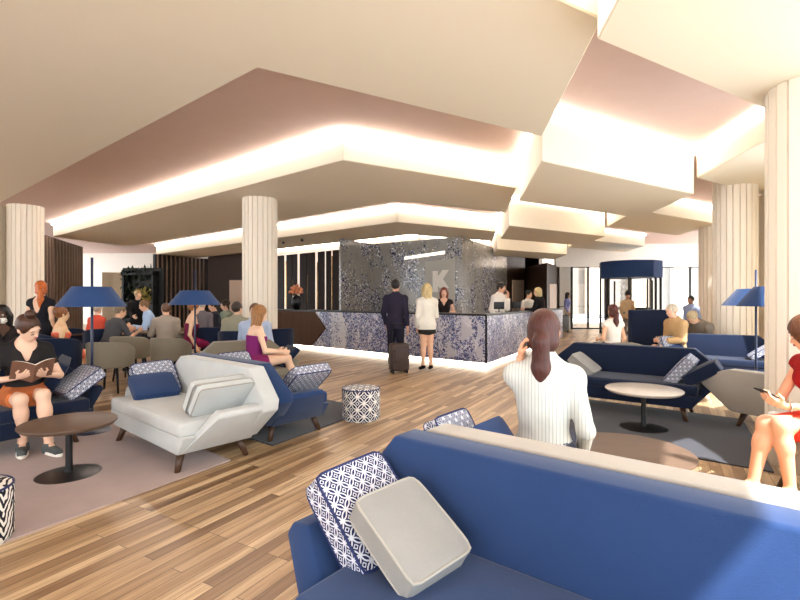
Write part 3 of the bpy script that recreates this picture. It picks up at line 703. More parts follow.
# counter computers
for u, Y, rz, lb in ((499, 11.05, -.2, 'black monitor on the counter in front of the man in the white shirt'), (516, 12.1, -.35, 'black monitor on the counter, the one nearer the dark timber wall')):
    t_ = thing('monitor', lb, 'monitor', (ux(u, Y), Y, 1.111), rz, 'monitors on the reception counter')
    bm = B(); box(bm, (0, 0, .008), (.18, .14, .015), bev=.004); obj('stand', bm, 'black', t_)
    bm = B(); cyl(bm, (0, .02, .01), (0, .02, .12), .015, seg=10); obj('neck', bm, 'black', t_)
    bm = B(); box(bm, (0, 0, .16), (.24, .03, .17), bev=.006); obj('screen', bm, 'black', t_, 'auto')
for u, v, nm in ((283, 243.5, 'left'), (302, 241, 'right')):
    p = at(u, v-1, ZC-.07); t_ = thing('ceiling_spotlight', 'small black ceiling spotlight above the bar, the %s of two' % ('one nearer the column' if nm == 'left' else 'one nearer the floral wall'), 'spotlight', (p[0], p[1], ZC-.12), 0, 'ceiling spotlights above the bar')
    bm = B(); cyl(bm, (0, 0, 0), (0, 0, .08), .05, .05, 16); obj('head', bm, 'black', t_, 'auto'); bm = B(); cyl(bm, (0, 0, .08), (0, 0, .12), .015, seg=8); obj('bracket', bm, 'black', t_)
# trolley suitcase beside the man at the counter
def trolley(label, loc, rz, w, d, h, mat):
    t_ = thing('suitcase', label, 'suitcase', loc, rz)
    bm = B(); box(bm, (0, 0, .05+h/2), (w, d, h), bev=.04, seg=3); obj('shell', bm, mat, t_, 'auto')
    bm = B(); 
    for x in (-w*.3, w*.3): cyl(bm, (x, d*.35, h), (x, d*.35, h+.42), .009, seg=8)
    cyl(bm, (-w*.3, d*.35, h+.42), (w*.3, d*.35, h+.42), .014, seg=8); obj('handle', bm, 'black', t_, True)
    for x in (-w*.38, w*.38):
        for y in (-d*.3, d*.3): cyl(bm := B(), (x-.015, y, .03), (x+.015, y, .03), .03, seg=14); obj('wheel', bm, 'black', t_, 'auto')
    bm = B(); box(bm, (0, -d/2-.012, .05+h*.55), (w*.7, .03, h*.5), bev=.01); obj('front_pocket', bm, mat, t_, 'auto')
    return t_
trolley('dark brown trolley suitcase standing behind the man in the suit', (ux(399, 9.05), 9.05, 0), .3, .36, .24, .52, plain('dark_brown_case', (64, 48, 44), .6, var=.35, scale=10))
trolley('grey suitcase beside the far woman in the lilac top', (ux(563.5, 20.3), 20.3, 0), .2, .4, .26, .7, plain('grey_case', (112, 114, 118), .5))
# ---------------------------------------------------------------- people: one smooth body surface each
def surfnet(Fd, org, h):
    ins = Fd < 0
    c = ins[:-1, :-1, :-1].astype(np.uint8)
    for dx, dy, dz in ((1,0,0),(0,1,0),(0,0,1),(1,1,0),(1,0,1),(0,1,1),(1,1,1)):
        c = c + ins[dx:ins.shape[0]-1+dx, dy:ins.shape[1]-1+dy, dz:ins.shape[2]-1+dz]
    act = (c > 0) & (c < 8); idx = np.argwhere(act)
    if len(idx) == 0: return [], []
    vid = np.full(act.shape, -1, np.int64); vid[act] = np.arange(len(idx))
    acc = np.zeros((len(idx), 3)); cnt = np.zeros(len(idx))
    cor = [(i, j, k) for i in (0, 1) for j in (0, 1) for k in (0, 1)]
    val = {q: Fd[idx[:, 0]+q[0], idx[:, 1]+q[1], idx[:, 2]+q[2]] for q in cor}
    for a in cor:
        for ax in range(3):
            if a[ax] == 0:
                b = list(a); b[ax] = 1; b = tuple(b); va, vb = val[a], val[b]; m = (va < 0) != (vb < 0)
                t = np.where(m, va/np.where(m, va-vb, 1), 0); p = np.tile(np.array(a, float), (len(idx), 1)); p[:, ax] += t
                acc[m] += p[m]; cnt[m] += 1
    V = org + h*(idx + acc/np.maximum(cnt, 1)[:, None]); faces = []
    for ax in range(3):
        o1, o2 = [(1, 2), (2, 0), (0, 1)][ax]
        sl0 = [slice(None)]*3; sl1 = [slice(None)]*3; sl0[ax] = slice(0, -1); sl1[ax] = slice(1, None)
        a, b = ins[tuple(sl0)], ins[tuple(sl1)]; e = np.argwhere(a != b)
        ok = (e[:, o1] > 0) & (e[:, o2] > 0)
        for q in range(3): ok &= e[:, q] < act.shape[q] + (0 if q == ax else 0)
        e = e[ok]; s = a[e[:, 0], e[:, 1], e[:, 2]]
        def cell(d1, d2):
            q = e.copy(); q[:, o1] -= d1; q[:, o2] -= d2; return vid[q[:, 0], q[:, 1], q[:, 2]]
        qd = np.stack([cell(0, 0), cell(1, 0), cell(1, 1), cell(0, 1)], 1)
        qd[~s] = qd[~s][:, ::-1]; faces.append(qd[(qd >= 0).all(1)])
    return V, np.concatenate(faces)
def nv(a): return np.array(a, float)
def unit(a): a = nv(a); return a/np.linalg.norm(a)
def cap(a, b, r1, r2=None, sq=None, flat=0): return ('c', nv(a), nv(b), r1, r1 if r2 is None else r2, sq, flat)
def ell(c, r, R=None): return ('e', nv(c), nv(r), np.eye(3) if R is None else nv(R))
def bounds(p):
    if p[0] == 'c':
        r = max(p[3], p[4])*(1.0 if p[5] is None else max(1.0, p[5][1])); return np.minimum(p[1], p[2])-r, np.maximum(p[1], p[2])+r
    m = max(p[2]); return p[1]-m, p[1]+m
def grown(p, g):
    if p[0] == 'c': return ('c', p[1], p[2], p[3]+g, p[4]+g, p[5], p[6])
    return ('e', p[1], p[2]+g, p[3])
def dist(p, X):
    if p[0] == 'c':
        _, a, b, r1, r2, sq, flat = p; ab = b-a; L2 = ab @ ab + 1e-12
        q = X-a; t = np.clip((q @ ab)/L2, 0, 1); w = q - t[..., None]*ab
        if sq is not None:                 # squash along a direction: sq = (unit vector, factor)
            n, f = sq; w = w + (w @ n)[..., None]*n*(1/f-1)
        d = np.sqrt((w*w).sum(-1)) - (r1+(r2-r1)*t)
        if flat:
            u = ab/math.sqrt(L2); d = np.maximum(d, (X-b) @ u)
            if flat == 2: d = np.maximum(d, (a-X) @ u)
        return d
    q = (X-p[1]) @ p[3]; k0 = np.sqrt(((q/p[2])**2).sum(-1)); k1 = np.sqrt(((q/p[2]**2)**2).sum(-1))+1e-9
    return k0*(k0-1)/k1
def solid(adds, h, cuts=(), planes=(), k=.03, pad=.03):
    """adds: (primitive, blend); cuts: primitives taken away; planes: (point, normal) keep the side the normal points from"""
    bs = [bounds(p) for p, _ in adds]; lo = np.min([b[0] for b in bs], 0)-pad; hi = np.max([b[1] for b in bs], 0)+pad
    n = np.ceil((hi-lo)/h).astype(int)+2; Fd = np.full(n, .2, np.float32)
    ax = [lo[i]+h*np.arange(n[i]) for i in range(3)]
    def region(p, m):
        a, b = bounds(p); i0 = np.clip(np.floor((a-m-lo)/h).astype(int), 0, n); i1 = np.clip(np.ceil((b+m-lo)/h).astype(int)+1, 0, n)
        sl = tuple(slice(i0[i], i1[i]) for i in range(3)); X = np.stack(np.meshgrid(*[ax[i][sl[i]] for i in range(3)], indexing='ij'), -1); return sl, X
    for p, kk in adds:
        kk = k if kk is None else kk; sl, X = region(p, kk+.02)
        if X.size == 0: continue
        d = dist(p, X); g = Fd[sl]; hh = np.maximum(kk-np.abs(d-g), 0)/max(kk, 1e-6); Fd[sl] = np.minimum(d, g)-hh*hh*kk*.25
    for p in cuts:
        sl, X = region(p, .02)
        if X.size: Fd[sl] = np.maximum(Fd[sl], -dist(p, X))
    if planes:
        X = np.stack(np.meshgrid(*ax, indexing='ij'), -1)
        for pt, nr in planes: Fd = np.maximum(Fd, (X-nv(pt)) @ nv(nr))
    V, Q = surfnet(Fd, lo, h)
    return V, Q
def join(parts):
    Vs, Fs, o = [], [], 0
    for V, Q in parts:
        if len(V) == 0: continue
        Vs.append(nv(V)); Fs.append(np.array(Q)+o); o += len(V)
    return [tuple(v) for v in np.concatenate(Vs)], np.concatenate(Fs).tolist()
def frame(fwd, up):
    f = unit(fwd); u = unit(nv(up)-f*(nv(up) @ f)); return np.cross(f, u), f, u      # side (right), forward, up
def ik(s, t, l1, l2, pole):
    s, t = nv(s), nv(t); d = t-s; L = np.linalg.norm(d)
    if L > (l1+l2)*.995: t = s+d/L*(l1+l2)*.995; L = (l1+l2)*.995
    u = (t-s)/L; a = (l1*l1-l2*l2+L*L)/(2*L); hgt = math.sqrt(max(l1*l1-a*a, 0)); p = nv(pole); p = p-u*(p @ u); p = p/(np.linalg.norm(p)+1e-9)
    return s+u*a+p*hgt, t
def hand(w, d, pn, side, curl, sc, h=.0045):
    """w wrist, d direction of the palm, pn palm normal, side +1 thumb on cross(d, pn)"""
    d = unit(d); pn = nv(pn); pn = unit(pn-d*(pn @ d)); th = np.cross(d, pn)*side
    A = [(cap(w-d*.02*sc, w+d*.03*sc, .024*sc, .026*sc, (pn, .75)), .01)]
    A.append((ell(w+d*.055*sc, (.048*sc, .036*sc, .017*sc), np.stack([d, th, pn], 1)), .02))
    for i, (off, L) in enumerate(((.026, .072), (.009, .08), (-.009, .074), (-.025, .058))):
        b = w+d*.09*sc+th*off*sc-d*abs(off-.005)*.25*sc; dirn = d+th*(off*2.2); dirn = unit(dirn); ang = 0; r = .0088*sc
        prev = b-dirn*.02*sc
        A.append((cap(prev, b, r*1.05, r), .008))
        p = b
        for j, fr in enumerate((.45, .32, .25)):
            ang += curl*(.55, 1.0, .7)[j]; dd = dirn*math.cos(ang)+pn*math.sin(ang); q = p+dd*L*fr*sc
            A.append((cap(p, q, r*(1-.08*j), r*(.92-.1*j)), .004)); p = q
    b = w+d*.03*sc+th*.026*sc; m = b+(d*.6+th*.65+pn*.3)*.042*sc; e = m+(d*.9+th*.15+pn*(.25+curl*.4))*.034*sc
    A += [(cap(b-th*.01*sc, m, .013*sc, .0105*sc), .012), (cap(m, e, .0105*sc, .0085*sc), .004)]
    return solid(A, h, pad=.015)
SK = {}
def skinmat(rgb):
    if rgb not in SK:
        t = NT('skin_tone'); c = lin(rgb); n = t.noise(t.coord(), 9, 3); t.b.inputs['Subsurface Weight'].default_value = .0
        SK[rgb] = t.fin(t.mix(n, scl(c, .93), scl(c, 1.06)), .5, 0, .3)
    return SK[rgb]
HM = {}
def hairmat(rgb):
    if rgb not in HM:
        t = NT('hair_colour'); c = lin(rgb); n = t.noise(t.coord(scale=(60, 60, 7)), 1.5, 4, .7); t.bump(n, .5, .01)
        HM[rgb] = t.fin(t.mix(t.ramp(n, [(.35, (0, 0, 0, 1)), (.65, (1, 1, 1, 1))]), scl(c, .35), scl(c, 1.0)), .45, 0, .4)
    return HM[rgb]
CM = {}
def cloth(rgb, stripe=None):
    if (rgb, stripe) not in CM:
        t = NT('garment_cloth'); c = lin(rgb); co = t.coord(); n = t.noise(co, 7, 4, .6); w = t.noise(co, 200, 2)
        col = t.mix(n, scl(c, .85), scl(c, 1.12))
        if stripe:
            sp = t.new('ShaderNodeSeparateXYZ', {0: t.coord(scale=(1, 1, 1))}); q = t.math('FRACT', t.math('MULTIPLY', sp.outputs[0], 55.0)); col = t.mix(t.math('LESS_THAN', q, .22), col, lin(stripe))
        wr = t.noise(t.coord(scale=(6, 6, 2.5)), 2.2, 2); t.bump(t.math('ADD', t.math('MULTIPLY', w, .15), wr), .35, .03)
        CM[(rgb, stripe)] = t.fin(col, .85, 0, .15)
    return CM[(rgb, stripe)]
MALE, FEM = 'm', 'f'
def person(label, loc, rz, H=1.68, sex='f', sit=None, lean=0., head=(0., 0.), arms=None, legs=None, skin=(222, 178, 150), hair=None,
           top=None, bottom=None, shoes=(30, 28, 30), h=.014, sway=0., curl=(.5, .5), palms=None, face=False, lips=(170, 80, 80), zoff=0.):
    t = thing('person', label, 'person', (loc[0], loc[1], zoff), rz); s = H/1.7; m = sex == 'm'
    hp = (sit+.095) if sit is not None else .93*s
    P = nv((0, 0, hp)); U = unit((sway, -math.sin(lean), math.cos(lean))); Fw = unit(nv((0, -1, 0))-U*(nv((0, -1, 0)) @ U)); X = np.cross(U, Fw)  # X: figure's left is +x
    X = unit(X)
    R = np.stack([X, -Fw, U], 1)
    N = P+U*.50*s; sw = (.178 if m else .150)*s; sh = {}; hw = (.165 if m else .16)*s
    body = [(ell(P+U*.0*s, (hw, .112*s, .13*s), R), .05), (ell(P+U*.16*s, ((.145 if m else .118)*s, .095*s, .15*s), R), .06), (ell(P+U*.34*s, ((.165 if m else .142)*s, .11*s, .19*s), R), .06)]
    torso = list(body)
    for k, sg in (('L', 1), ('R', -1)): sh[k] = P+U*.425*s+X*sg*sw
    yoke = (cap(sh['R']-U*.01, sh['L']-U*.01, .055*s, .055*s), .06); torso.append(yoke); torso.append((cap(P+U*.42*s+X*.07*s, N-U*.01*s, .05*s, .046*s), .05)); torso.append((cap(P+U*.42*s-X*.07*s, N-U*.01*s, .05*s, .046*s), .05))
    if not m:
        for sg in (-1, 1): torso.append((ell(P+U*.33*s+X*sg*.068*s+Fw*.075*s, (.062*s, .055*s, .06*s), R), .04))
    body = list(torso)
    # head
    pitch, yaw = head; la = lean*.55+pitch
    hu = unit((sway*.5, -math.sin(la), math.cos(la))); Nk = N+hu*.0
    hf0 = unit(nv((0, -1, 0))-hu*(nv((0, -1, 0)) @ hu)); hx0 = np.cross(hf0, hu); hf = hf0*math.cos(yaw)-hx0*math.sin(yaw)
    hf = unit(hf); hx = np.cross(hu, hf); HR = np.stack([hx, hf, hu], 1); sc = s*1.0
    Hc = N+hu*.165*s+hf*.018*s
    body += [(cap(N-hu*.03*s, Hc-hu*.04*s, (.056 if m else .048)*s, (.054 if m else .046)*s), .035)]
    headp = [(ell(Hc+hu*.022*sc-hf*.012*sc, (.073*sc, .093*sc, .088*sc), HR), .03), (ell(Hc-hu*.035*sc+hf*.022*sc, (.060*sc, .068*sc, .078*sc), HR), .03),
             (ell(Hc-hu*.082*sc+hf*.052*sc, (.028*sc, .026*sc, .024*sc), HR), .03)]
    feat = [(cap(Hc+hu*.006*sc+hf*.082*sc, Hc-hu*.030*sc+hf*.100*sc, .008*sc, .014*sc), .012), (cap(Hc+hx*.034*sc+hu*.022*sc+hf*.078*sc, Hc-hx*.034*sc+hu*.022*sc+hf*.078*sc, .012*sc, .012*sc), .02),
            (cap(Hc+hx*.016*sc-hu*.058*sc+hf*.082*sc, Hc-hx*.016*sc-hu*.058*sc+hf*.082*sc, .010*sc, .010*sc), .012)]
    for sg in (-1, 1): feat.append((ell(Hc+hx*sg*.076*sc-hu*.008*sc-hf*.008*sc, (.010*sc, .022*sc, .032*sc), HR), .008))
    body += headp+feat
    cuts = [ell(Hc+hx*sg*.033*sc+hf*.096*sc+hu*.004*sc, (.014*sc, .016*sc, .008*sc), HR) for sg in (-1, 1)]
    # arms
    arms = arms or {}; A = {}; ra = (.047, .039, .035, .026) if m else (.041, .034, .030, .022)
    for k, sg in (('L', 1), ('R', -1)):
        tgt, pole = arms.get(k, (None, None))
        if tgt is None: tgt = sh[k]+nv((sg*.03, -.06, -.50))*s
        else: tgt = nv(tgt)*nv((1, 1, 1))
        if pole is None: pole = (sg*.35, .8, -.5)
        e, w = ik(sh[k], tgt, .285*s, .25*s, pole); A[k] = (sh[k], e, w)
        body += [(cap(sh[k], e, ra[0]*s, ra[1]*s), .035), (cap(e, w, ra[2]*s*1.05, ra[3]*s), .02)]
    # legs
    legs = legs or {}; Lg = {}
    for k, sg in (('L', 1), ('R', -1)):
        hip = P+nv((sg*.085*s, 0, -.03*s)); kn, an, toe = None, None, None
        if k in legs: kn, an = [nv(q) for q in legs[k][:2]]; toe = nv(legs[k][2]) if len(legs[k]) > 2 else None
        elif sit is None: an = nv((sg*.085*s, .01, .08*s)); kn = nv((sg*.088*s, -.02, .49*s))
        else: kn = nv((sg*.10*s, -.42*s, max(sit+.06, .50*s))); an = nv((sg*.10*s, -.42*s, .085))
        if toe is None: toe = an+nv((sg*.03, -.15*s, -.05*s))
        Lg[k] = (hip, kn, an, toe)
        body += [(cap(hip, kn, .082*s, .054*s), .05), (cap(kn, kn+(an-kn)*.35, .052*s, .052*s), .03), (cap(kn+(an-kn)*.3, an, .052*s, .034*s), .03), (cap(an-nv((0, 0, .02*s)), toe, .034*s, .024*s), .03)]
    parts = [solid(body, h, cuts if h < .012 else ())]
    hh = .0042 if h < .011 else .0065
    for k, sg in (('L', 1), ('R', -1)):
        a, e, w = A[k]; dr = unit(w-e); pn = nv((-sg, .2, 0)) if not palms or k not in palms else nv(palms[k]); parts.append(hand(w+dr*.015*s, dr if not palms or k+'d' not in palms else nv(palms[k+'d']), pn, -sg, curl[0 if k == 'L' else 1], s*(1.05 if m else .98), hh))
    # the thumb lies on the body side when the palms face inwards
    bo = obj('body', join(parts), skinmat(skin), t)
    def garment(nm, adds, mt, cuts=(), planes=(), kk=.03, hh=None):
        V, Q = solid(adds, hh or h, cuts, planes, kk)
        if len(V): return obj(nm, ([tuple(v) for v in V], Q.tolist()), mt, t)
    g = .013
    if top:
        c = cloth(top['c'], top.get('stripe')); hem = top.get('hem', -.04); gg = g+top.get('loose', 0)
        adds = [(grown(p, gg), k) for p, k in torso]
        for k in 'LR':
            a, e, w = A[k]; sl = top.get('sleeve', 1.0); q = ra
            if sl > 0:
                f1 = min(sl*2, 1); adds.append((('c', a, a+(e-a)*f1, q[0]*s+gg, (q[0]+(q[1]-q[0])*f1)*s+gg, None, 1 if f1 < 1 else 0), .035))
                if sl > .5:
                    f2 = min((sl-.5)*2, .97); adds.append((('c', e, e+(w-e)*f2, q[2]*s*1.05+gg, (q[2]*1.05+(q[3]-q[2])*f2)*s+gg, None, 1), .02))
        if hem < -.1: adds += [(grown(ell(P-U*.1*s, (hw*1.02, .12*s, .16*s), R), gg), .05)]
        nk = top.get('neck', 'crew'); cu = [cap(N-U*.0, N+hu*.15*s, .058*s, .09*s)]
        if nk == 'v': cu += [cap(N+Fw*.10*s-U*.01*s, N+Fw*.13*s-U*.16*s, .07*s, .012*s), cap(N+Fw*.05*s, N+Fw*.12*s, .085*s)]
        if nk == 'backv': cu += [cap(N-Fw*.10*s+U*.03*s, N-Fw*.15*s-U*.34*s, .10*s, .012*s), cap(N+Fw*.05*s, N+Fw*.1*s, .06*s)]
        pl = [(P+U*hem*s, -U)]
        if nk == 'strapless': pl.append((P+U*.36*s, U))
        if nk == 'collar': adds.append((cap(N-U*.01*s, N+hu*.035*s, .066*s, .062*s), .02)); cu = [cap(N, N+hu*.2*s, .052*s, .056*s)]
        garment(top.get('name', 'shirt'), adds, c, cu, pl)
    if bottom:
        c = cloth(bottom['c']); kd_ = bottom['kind']
        pel = [(grown(p, g), k) for p, k in torso[:2]]
        if kd_ == 'pants':
            adds = list(pel)
            for k in 'LR':
                hip, kn, an, toe = Lg[k]; adds += [(cap(hip, kn, .082*s+g, .058*s+g), .04), (cap(kn, an+(kn-an)*.04, .058*s+g, .042*s+g, None, 1), .03)]
            garment('trousers', adds, c, (), [(P+U*.09*s, U)])
        else:
            f = bottom.get('len', .8); adds = list(pel)
            for k in 'LR':
                hip, kn, an, toe = Lg[k]; adds += [(cap(hip, hip+(kn-hip)*f, .088*s+g, .088*s+g-.025*f+bottom.get('flare', 0), None, 1), .06)]
            m0_ = (Lg['L'][0]+Lg['R'][0])/2; m1_ = (Lg['L'][1]+Lg['R'][1])/2; adds.append((cap(m0_, m0_+(m1_-m0_)*f, .09*s+g, .085*s, None, 1), .06))
            if f > 1: pass
            garment('skirt', adds, c, (), [(P+U*bottom.get('waist', .10)*s, U)], .05)
    if shoes:
        c = cloth(shoes)
        for k in 'LR':
            hip, kn, an, toe = Lg[k]; dn = unit(nv((toe[0]-an[0], toe[1]-an[1], 0))+1e-6); z0 = min(an[2], .085*s)
            heel = nv((an[0], an[1], an[2]-.045*s))-dn*.02*s; tt = nv((toe[0], toe[1], toe[2]))+dn*.02*s
            garment('shoe', [(cap(heel, tt, .044*s, .036*s, (nv((0, 0, 1)), .85)), .02)], c, [] if an[2] < .12 else [], [], .02, min(h, .01))
    if hair:
        c = hairmat(hair['c']); st = hair['kind']; gh = .013*sc
        adds = [(ell(Hc+hu*.026*sc-hf*.016*sc, (.073*sc+gh, .093*sc+gh, .088*sc+gh), HR), .02)]
        cu = [ell(Hc+hf*(.088 if st != 'volume' else .12)*sc-hu*.035*sc, (.068*sc, .082*sc, .098*sc), HR)]
        lowcut = [(Hc-hu*(.075 if st != 'long' else .5)*sc, -hu)]
        back = -hf
        if st == 'bun': adds.append((ell(Hc+hu*hair.get('up', .085)*sc+back*hair.get('bk', .085)*sc, (.045*sc, .042*sc, .04*sc)), .012))
        if st == 'updo': adds += [(ell(Hc+hu*.05*sc+back*.06*sc, (.09*sc, .08*sc, .085*sc)), .02)]
        if st == 'volume': adds += [(ell(Hc+hu*.03*sc+back*.01*sc, (.11*sc, .12*sc, .118*sc)), .02), (ell(Hc-hu*.05*sc+back*.03*sc, (.10*sc, .09*sc, .09*sc)), .03)]; lowcut = []
        if st in ('pony', 'long', 'volume'): adds.append((ell(Hc-hu*.05*sc+back*.03*sc, (.072*sc+gh, .075*sc, .08*sc), HR), .02))
        if st == 'pony':
            q0 = Hc-hu*.0*sc+back*.095*sc; q1 = q0+back*.035*sc-hu*.06*sc; q2 = q0+back*.015*sc-nv((0, 0, .20))*sc; q3 = q0+back*.01*sc-nv((0, 0, hair.get('len', .33)))*sc
            adds += [(cap(q0, q1, .028*sc, .04*sc), .02), (cap(q1, q2, .042*sc, .05*sc), .02), (cap(q2, q3, .05*sc, .026*sc), .02)]; lowcut = []
        if st == 'long':
            Ln = hair.get('len', .3)*sc; lowcut = []
            for sg in (-1, 0, 1):
                q0 = Hc+hx*sg*.055*sc+back*(.05 if sg == 0 else .03)*sc-hu*.03*sc; q1 = q0-nv((0, 0, Ln))+back*.05*sc*(1 if sg == 0 else .6); adds.append((cap(q0, q1, .06*sc, .035*sc), .03))
        garment('hair', adds, c, cu, lowcut, .02)
    if hair and hair.get('hat'):
        hm = cloth(hair['hat']); top_ = Hc+hu*.07*sc
        garment('hat', [(cap(top_, top_+hu*.06*sc, .09*sc, .08*sc), .01), (ell(top_-hu*.01*sc, (.14*sc, .15*sc, .014*sc), HR), .01)], hm)
    if face:
        ew = plain('eye_white', (228, 222, 214), .3) if 'eye_white' not in bpy.data.materials else bpy.data.materials['eye_white']
        ir = plain('eye_iris', (48, 34, 26), .2) if 'eye_iris' not in bpy.data.materials else bpy.data.materials['eye_iris']
        for sg in (-1, 1):
            c_ = Hc+hx*sg*.033*sc+hf*.080*sc+hu*.004*sc
            if face == 'down':
                garment('eyelash', [(cap(c_+hf*.012*sc-hu*.010*sc-hx*.013*sc, c_+hf*.014*sc-hu*.012*sc, .0035*sc, .004*sc), .003), (cap(c_+hf*.014*sc-hu*.012*sc, c_+hf*.012*sc-hu*.010*sc+hx*.013*sc, .004*sc, .0035*sc), .003), ], cloth((52, 36, 30)), (), (), .003, .004)
                garment('eyebrow', [(cap(c_+hf*.014*sc+hu*.022*sc-hx*.014*sc, c_+hf*.014*sc+hu*.024*sc+hx*.012*sc, .004*sc, .003*sc), .002)], hairmat(hair['c']), (), (), .002, .004); continue
            bm = B(); bmesh.ops.create_uvsphere(bm, u_segments=14, v_segments=10, radius=.0115*sc, matrix=Matrix.Translation(c_)); eo = obj('eye', bm, ew, t, True)
            bm = B(); bmesh.ops.create_uvsphere(bm, u_segments=12, v_segments=8, radius=.006*sc, matrix=Matrix.Translation(c_+hf*.0075*sc-hu*.002*sc)); obj('iris', bm, ir, eo, True)
            garment('eyebrow', [(cap(c_+hf*.014*sc+hu*.022*sc-hx*.014*sc, c_+hf*.014*sc+hu*.024*sc+hx*.012*sc, .004*sc, .003*sc), .002)], hairmat(hair['c']), (), (), .002, .004)
        lm = cloth(lips); garment('lips', [(cap(Hc+hx*.018*sc-hu*.058*sc+hf*.086*sc, Hc-hu*.056*sc+hf*.094*sc, .005*sc, .0085*sc), .004), (cap(Hc-hx*.018*sc-hu*.058*sc+hf*.086*sc, Hc-hu*.056*sc+hf*.094*sc, .005*sc, .0085*sc), .004)], lm, (), (), .004, .004)
    t_info[t.name] = dict(A=A, P=P, N=N, Hc=Hc, Lg=Lg)
    return t
t_info = {}
def wpos(t, p):                            # a figure's own point in the room
    c, s_ = math.cos(t.rotation_euler[2]), math.sin(t.rotation_euler[2]); return Vector((t.location.x+c*p[0]-s_*p[1], t.location.y+s_*p[0]+c*p[1], t.location.z+p[2]))
# ---------------------------------------------------------------- the people
BLK = (26, 26, 28)
def pt(u, Y): return (ux(u, Y), Y)
p1 = person('woman with a brown bun and black v-neck top reading a book', (-3.64, 4.54), math.radians(48), 1.76, 'f', .40, .16, (.5, .5),
    {'L': ((.10, -.33, .70), (.6, .3, -.7)), 'R': ((-.10, -.33, .70), (-.6, .3, -.7))}, {'L': ((.07, -.44, .53), (.10, -.52, .10)), 'R': ((-.09, -.42, .51), (-.06, -.34, .10))},
    (226, 186, 160), dict(kind='bun', c=(84, 50, 32), up=.15, bk=.0), dict(c=(38, 36, 36), sleeve=.30, neck='v', name='top', hem=-.06), dict(kind='skirt', c=(196, 112, 66), len=.72), None, .0085,
    curl=(.45, .45), palms={'L': (-.5, -.2, .85), 'Ld': (-.35, -.8, .25), 'R': (.5, -.2, .85), 'Rd': (.35, -.8, .25)}, face='down')
def sneakers(t):
    for k in 'LR':
        hip, kn, an, toe = t_info[t.name]['Lg'][k]; dn = unit((toe[0]-an[0], toe[1]-an[1], 0))
        heel = nv((an[0], an[1], .055))-dn*.025; tt = nv((toe[0], toe[1], .048))+dn*.02
        V, Q = solid([(cap(heel, tt, .046, .036), .02), (cap(nv((an[0], an[1], .04)), nv((an[0], an[1], .105)), .046, .043, None, 1), .03)], .007); o = obj('sneaker', ([tuple(v) for v in V], Q.tolist()), cloth((88, 92, 92)), t)
        sd_ = nv((-dn[1], dn[0], 0)); n = 18; bm = B(); L = np.linalg.norm(tt-heel)
        ring = []
        for i in range(32):
            a = 2*PI*i/32; ring.append(tuple(((heel+tt)/2+dn*math.cos(a)*(L/2+.05)+sd_*math.sin(a)*.046)[:2]))
        prism(bm, ring, .0125, .04, bev=.006); obj('sole', bm, 'white', o, 'auto')
sneakers(p1)
w = wpos(p1, (0, -.45, .745)); bk = thing('book', 'open book with a brown cover in the hands of the reading woman', 'book', tuple(w), math.radians(48))
for sg in (-1, 1):
    bm = B(); pts = [(0, 0)] + [(sg*.15*i/8, .045*math.sin(i/8*1.9)*.9+.02*i/8) for i in range(1, 9)]
    bk_p = pts + [(x, z-.014*(1-abs(x)/.2)) for x, z in reversed(pts)]
    prism(bm, bk_p, -.11, .11, 'y'); o = obj('pages', bm, 'white', bk, 'auto')
    bm = B(); cp = [(x*1.04, z-.0145*(1-abs(x)/.2)-.001) for x, z in pts]; prism(bm, cp+[(x, z-.004) for x, z in reversed(cp)], -.115, .115, 'y'); obj('cover', bm, plain('brown_cover', (120, 84, 66), .6), bk, 'auto')
bk.rotation_euler = (math.radians(-48), 0, math.radians(48))

p2 = person('red-haired standing woman with her back turned in a black dress with a deep v back', pt(41, 7.9), PI+.1, 1.71, 'f', None, 0, (0, .5), {}, {}, (232, 190, 160), dict(kind='pony', c=(224, 116, 46), len=.36),
    dict(c=(30, 30, 36), sleeve=.12, neck='backv', name='dress_top'), dict(kind='skirt', c=(30, 30, 36), len=.95), BLK, .013)
person('dark-skinned woman with long black hair drinking from a white cup at the far left', pt(3, 6.2), .6, 1.7, 'f', .46, .08, (.1, -.2), {'R': ((-.05, -.22, 1.03), None)}, {}, (92, 62, 48), dict(kind='long', c=(26, 22, 22), len=.22),
    dict(c=(44, 38, 38), sleeve=1, neck='v'), dict(kind='pants', c=(40, 40, 48)), BLK, .012, curl=(.4, .7), palms={'R': (.2, -.4, 1), 'Rd': (.5, -.3, .8)}, face=True)
w = wpos(bpy.data.objects['person.002'], (.02, -.24, 1.10)); cu_ = thing('cup', 'white cup held at the mouth of the woman at the far left', 'cup', tuple(w))
bm = B(); lathe(bm, [(0, 0), (.026, 0), (.038, .07), (.034, .07), (.024, .006), (0, .006)], 24); obj('cup_bowl', bm, 'white', cu_, True)
bm = B(); tube(bm, [(.034+.022*math.sin(a), 0, .036+.02*math.cos(a)) for a in [PI*i/8 for i in range(9)]], .005, 6); obj('handle', bm, 'white', cu_, True)
person('woman in a coral top with strawberry hair seated behind the red-haired standing woman', pt(59, 7.8), PI-.7, 1.66, 'f', .42, .05, (0, 0), {}, {}, (232, 192, 150), dict(kind='updo', c=(150, 92, 50)), dict(c=(226, 116, 92), sleeve=.1, neck='strapless'), dict(kind='skirt', c=(226, 116, 92)), BLK, .014)
person('man in a dark grey t-shirt leaning over the dining table, seen from behind', pt(107, 8.8), PI-.45, 1.75, 'm', .45, .38, (.1, -.3), {'R': ((-.15, -.52, .78), None), 'L': ((.16, -.5, .78), None)}, {}, (222, 176, 146), dict(kind='short', c=(150, 128, 104)), dict(c=(84, 84, 88), sleeve=.45), dict(kind='pants', c=(40, 44, 60)), BLK, .014)
person('person in a red top seated beyond the man in dark grey', pt(96, 10.4), PI-.2, 1.68, 'f', .45, .05, (0, .2), {}, {}, (232, 196, 170), dict(kind='short', c=(214, 198, 180)), dict(c=(214, 84, 64), sleeve=.5), dict(kind='pants', c=(60, 60, 70)), BLK, .016)
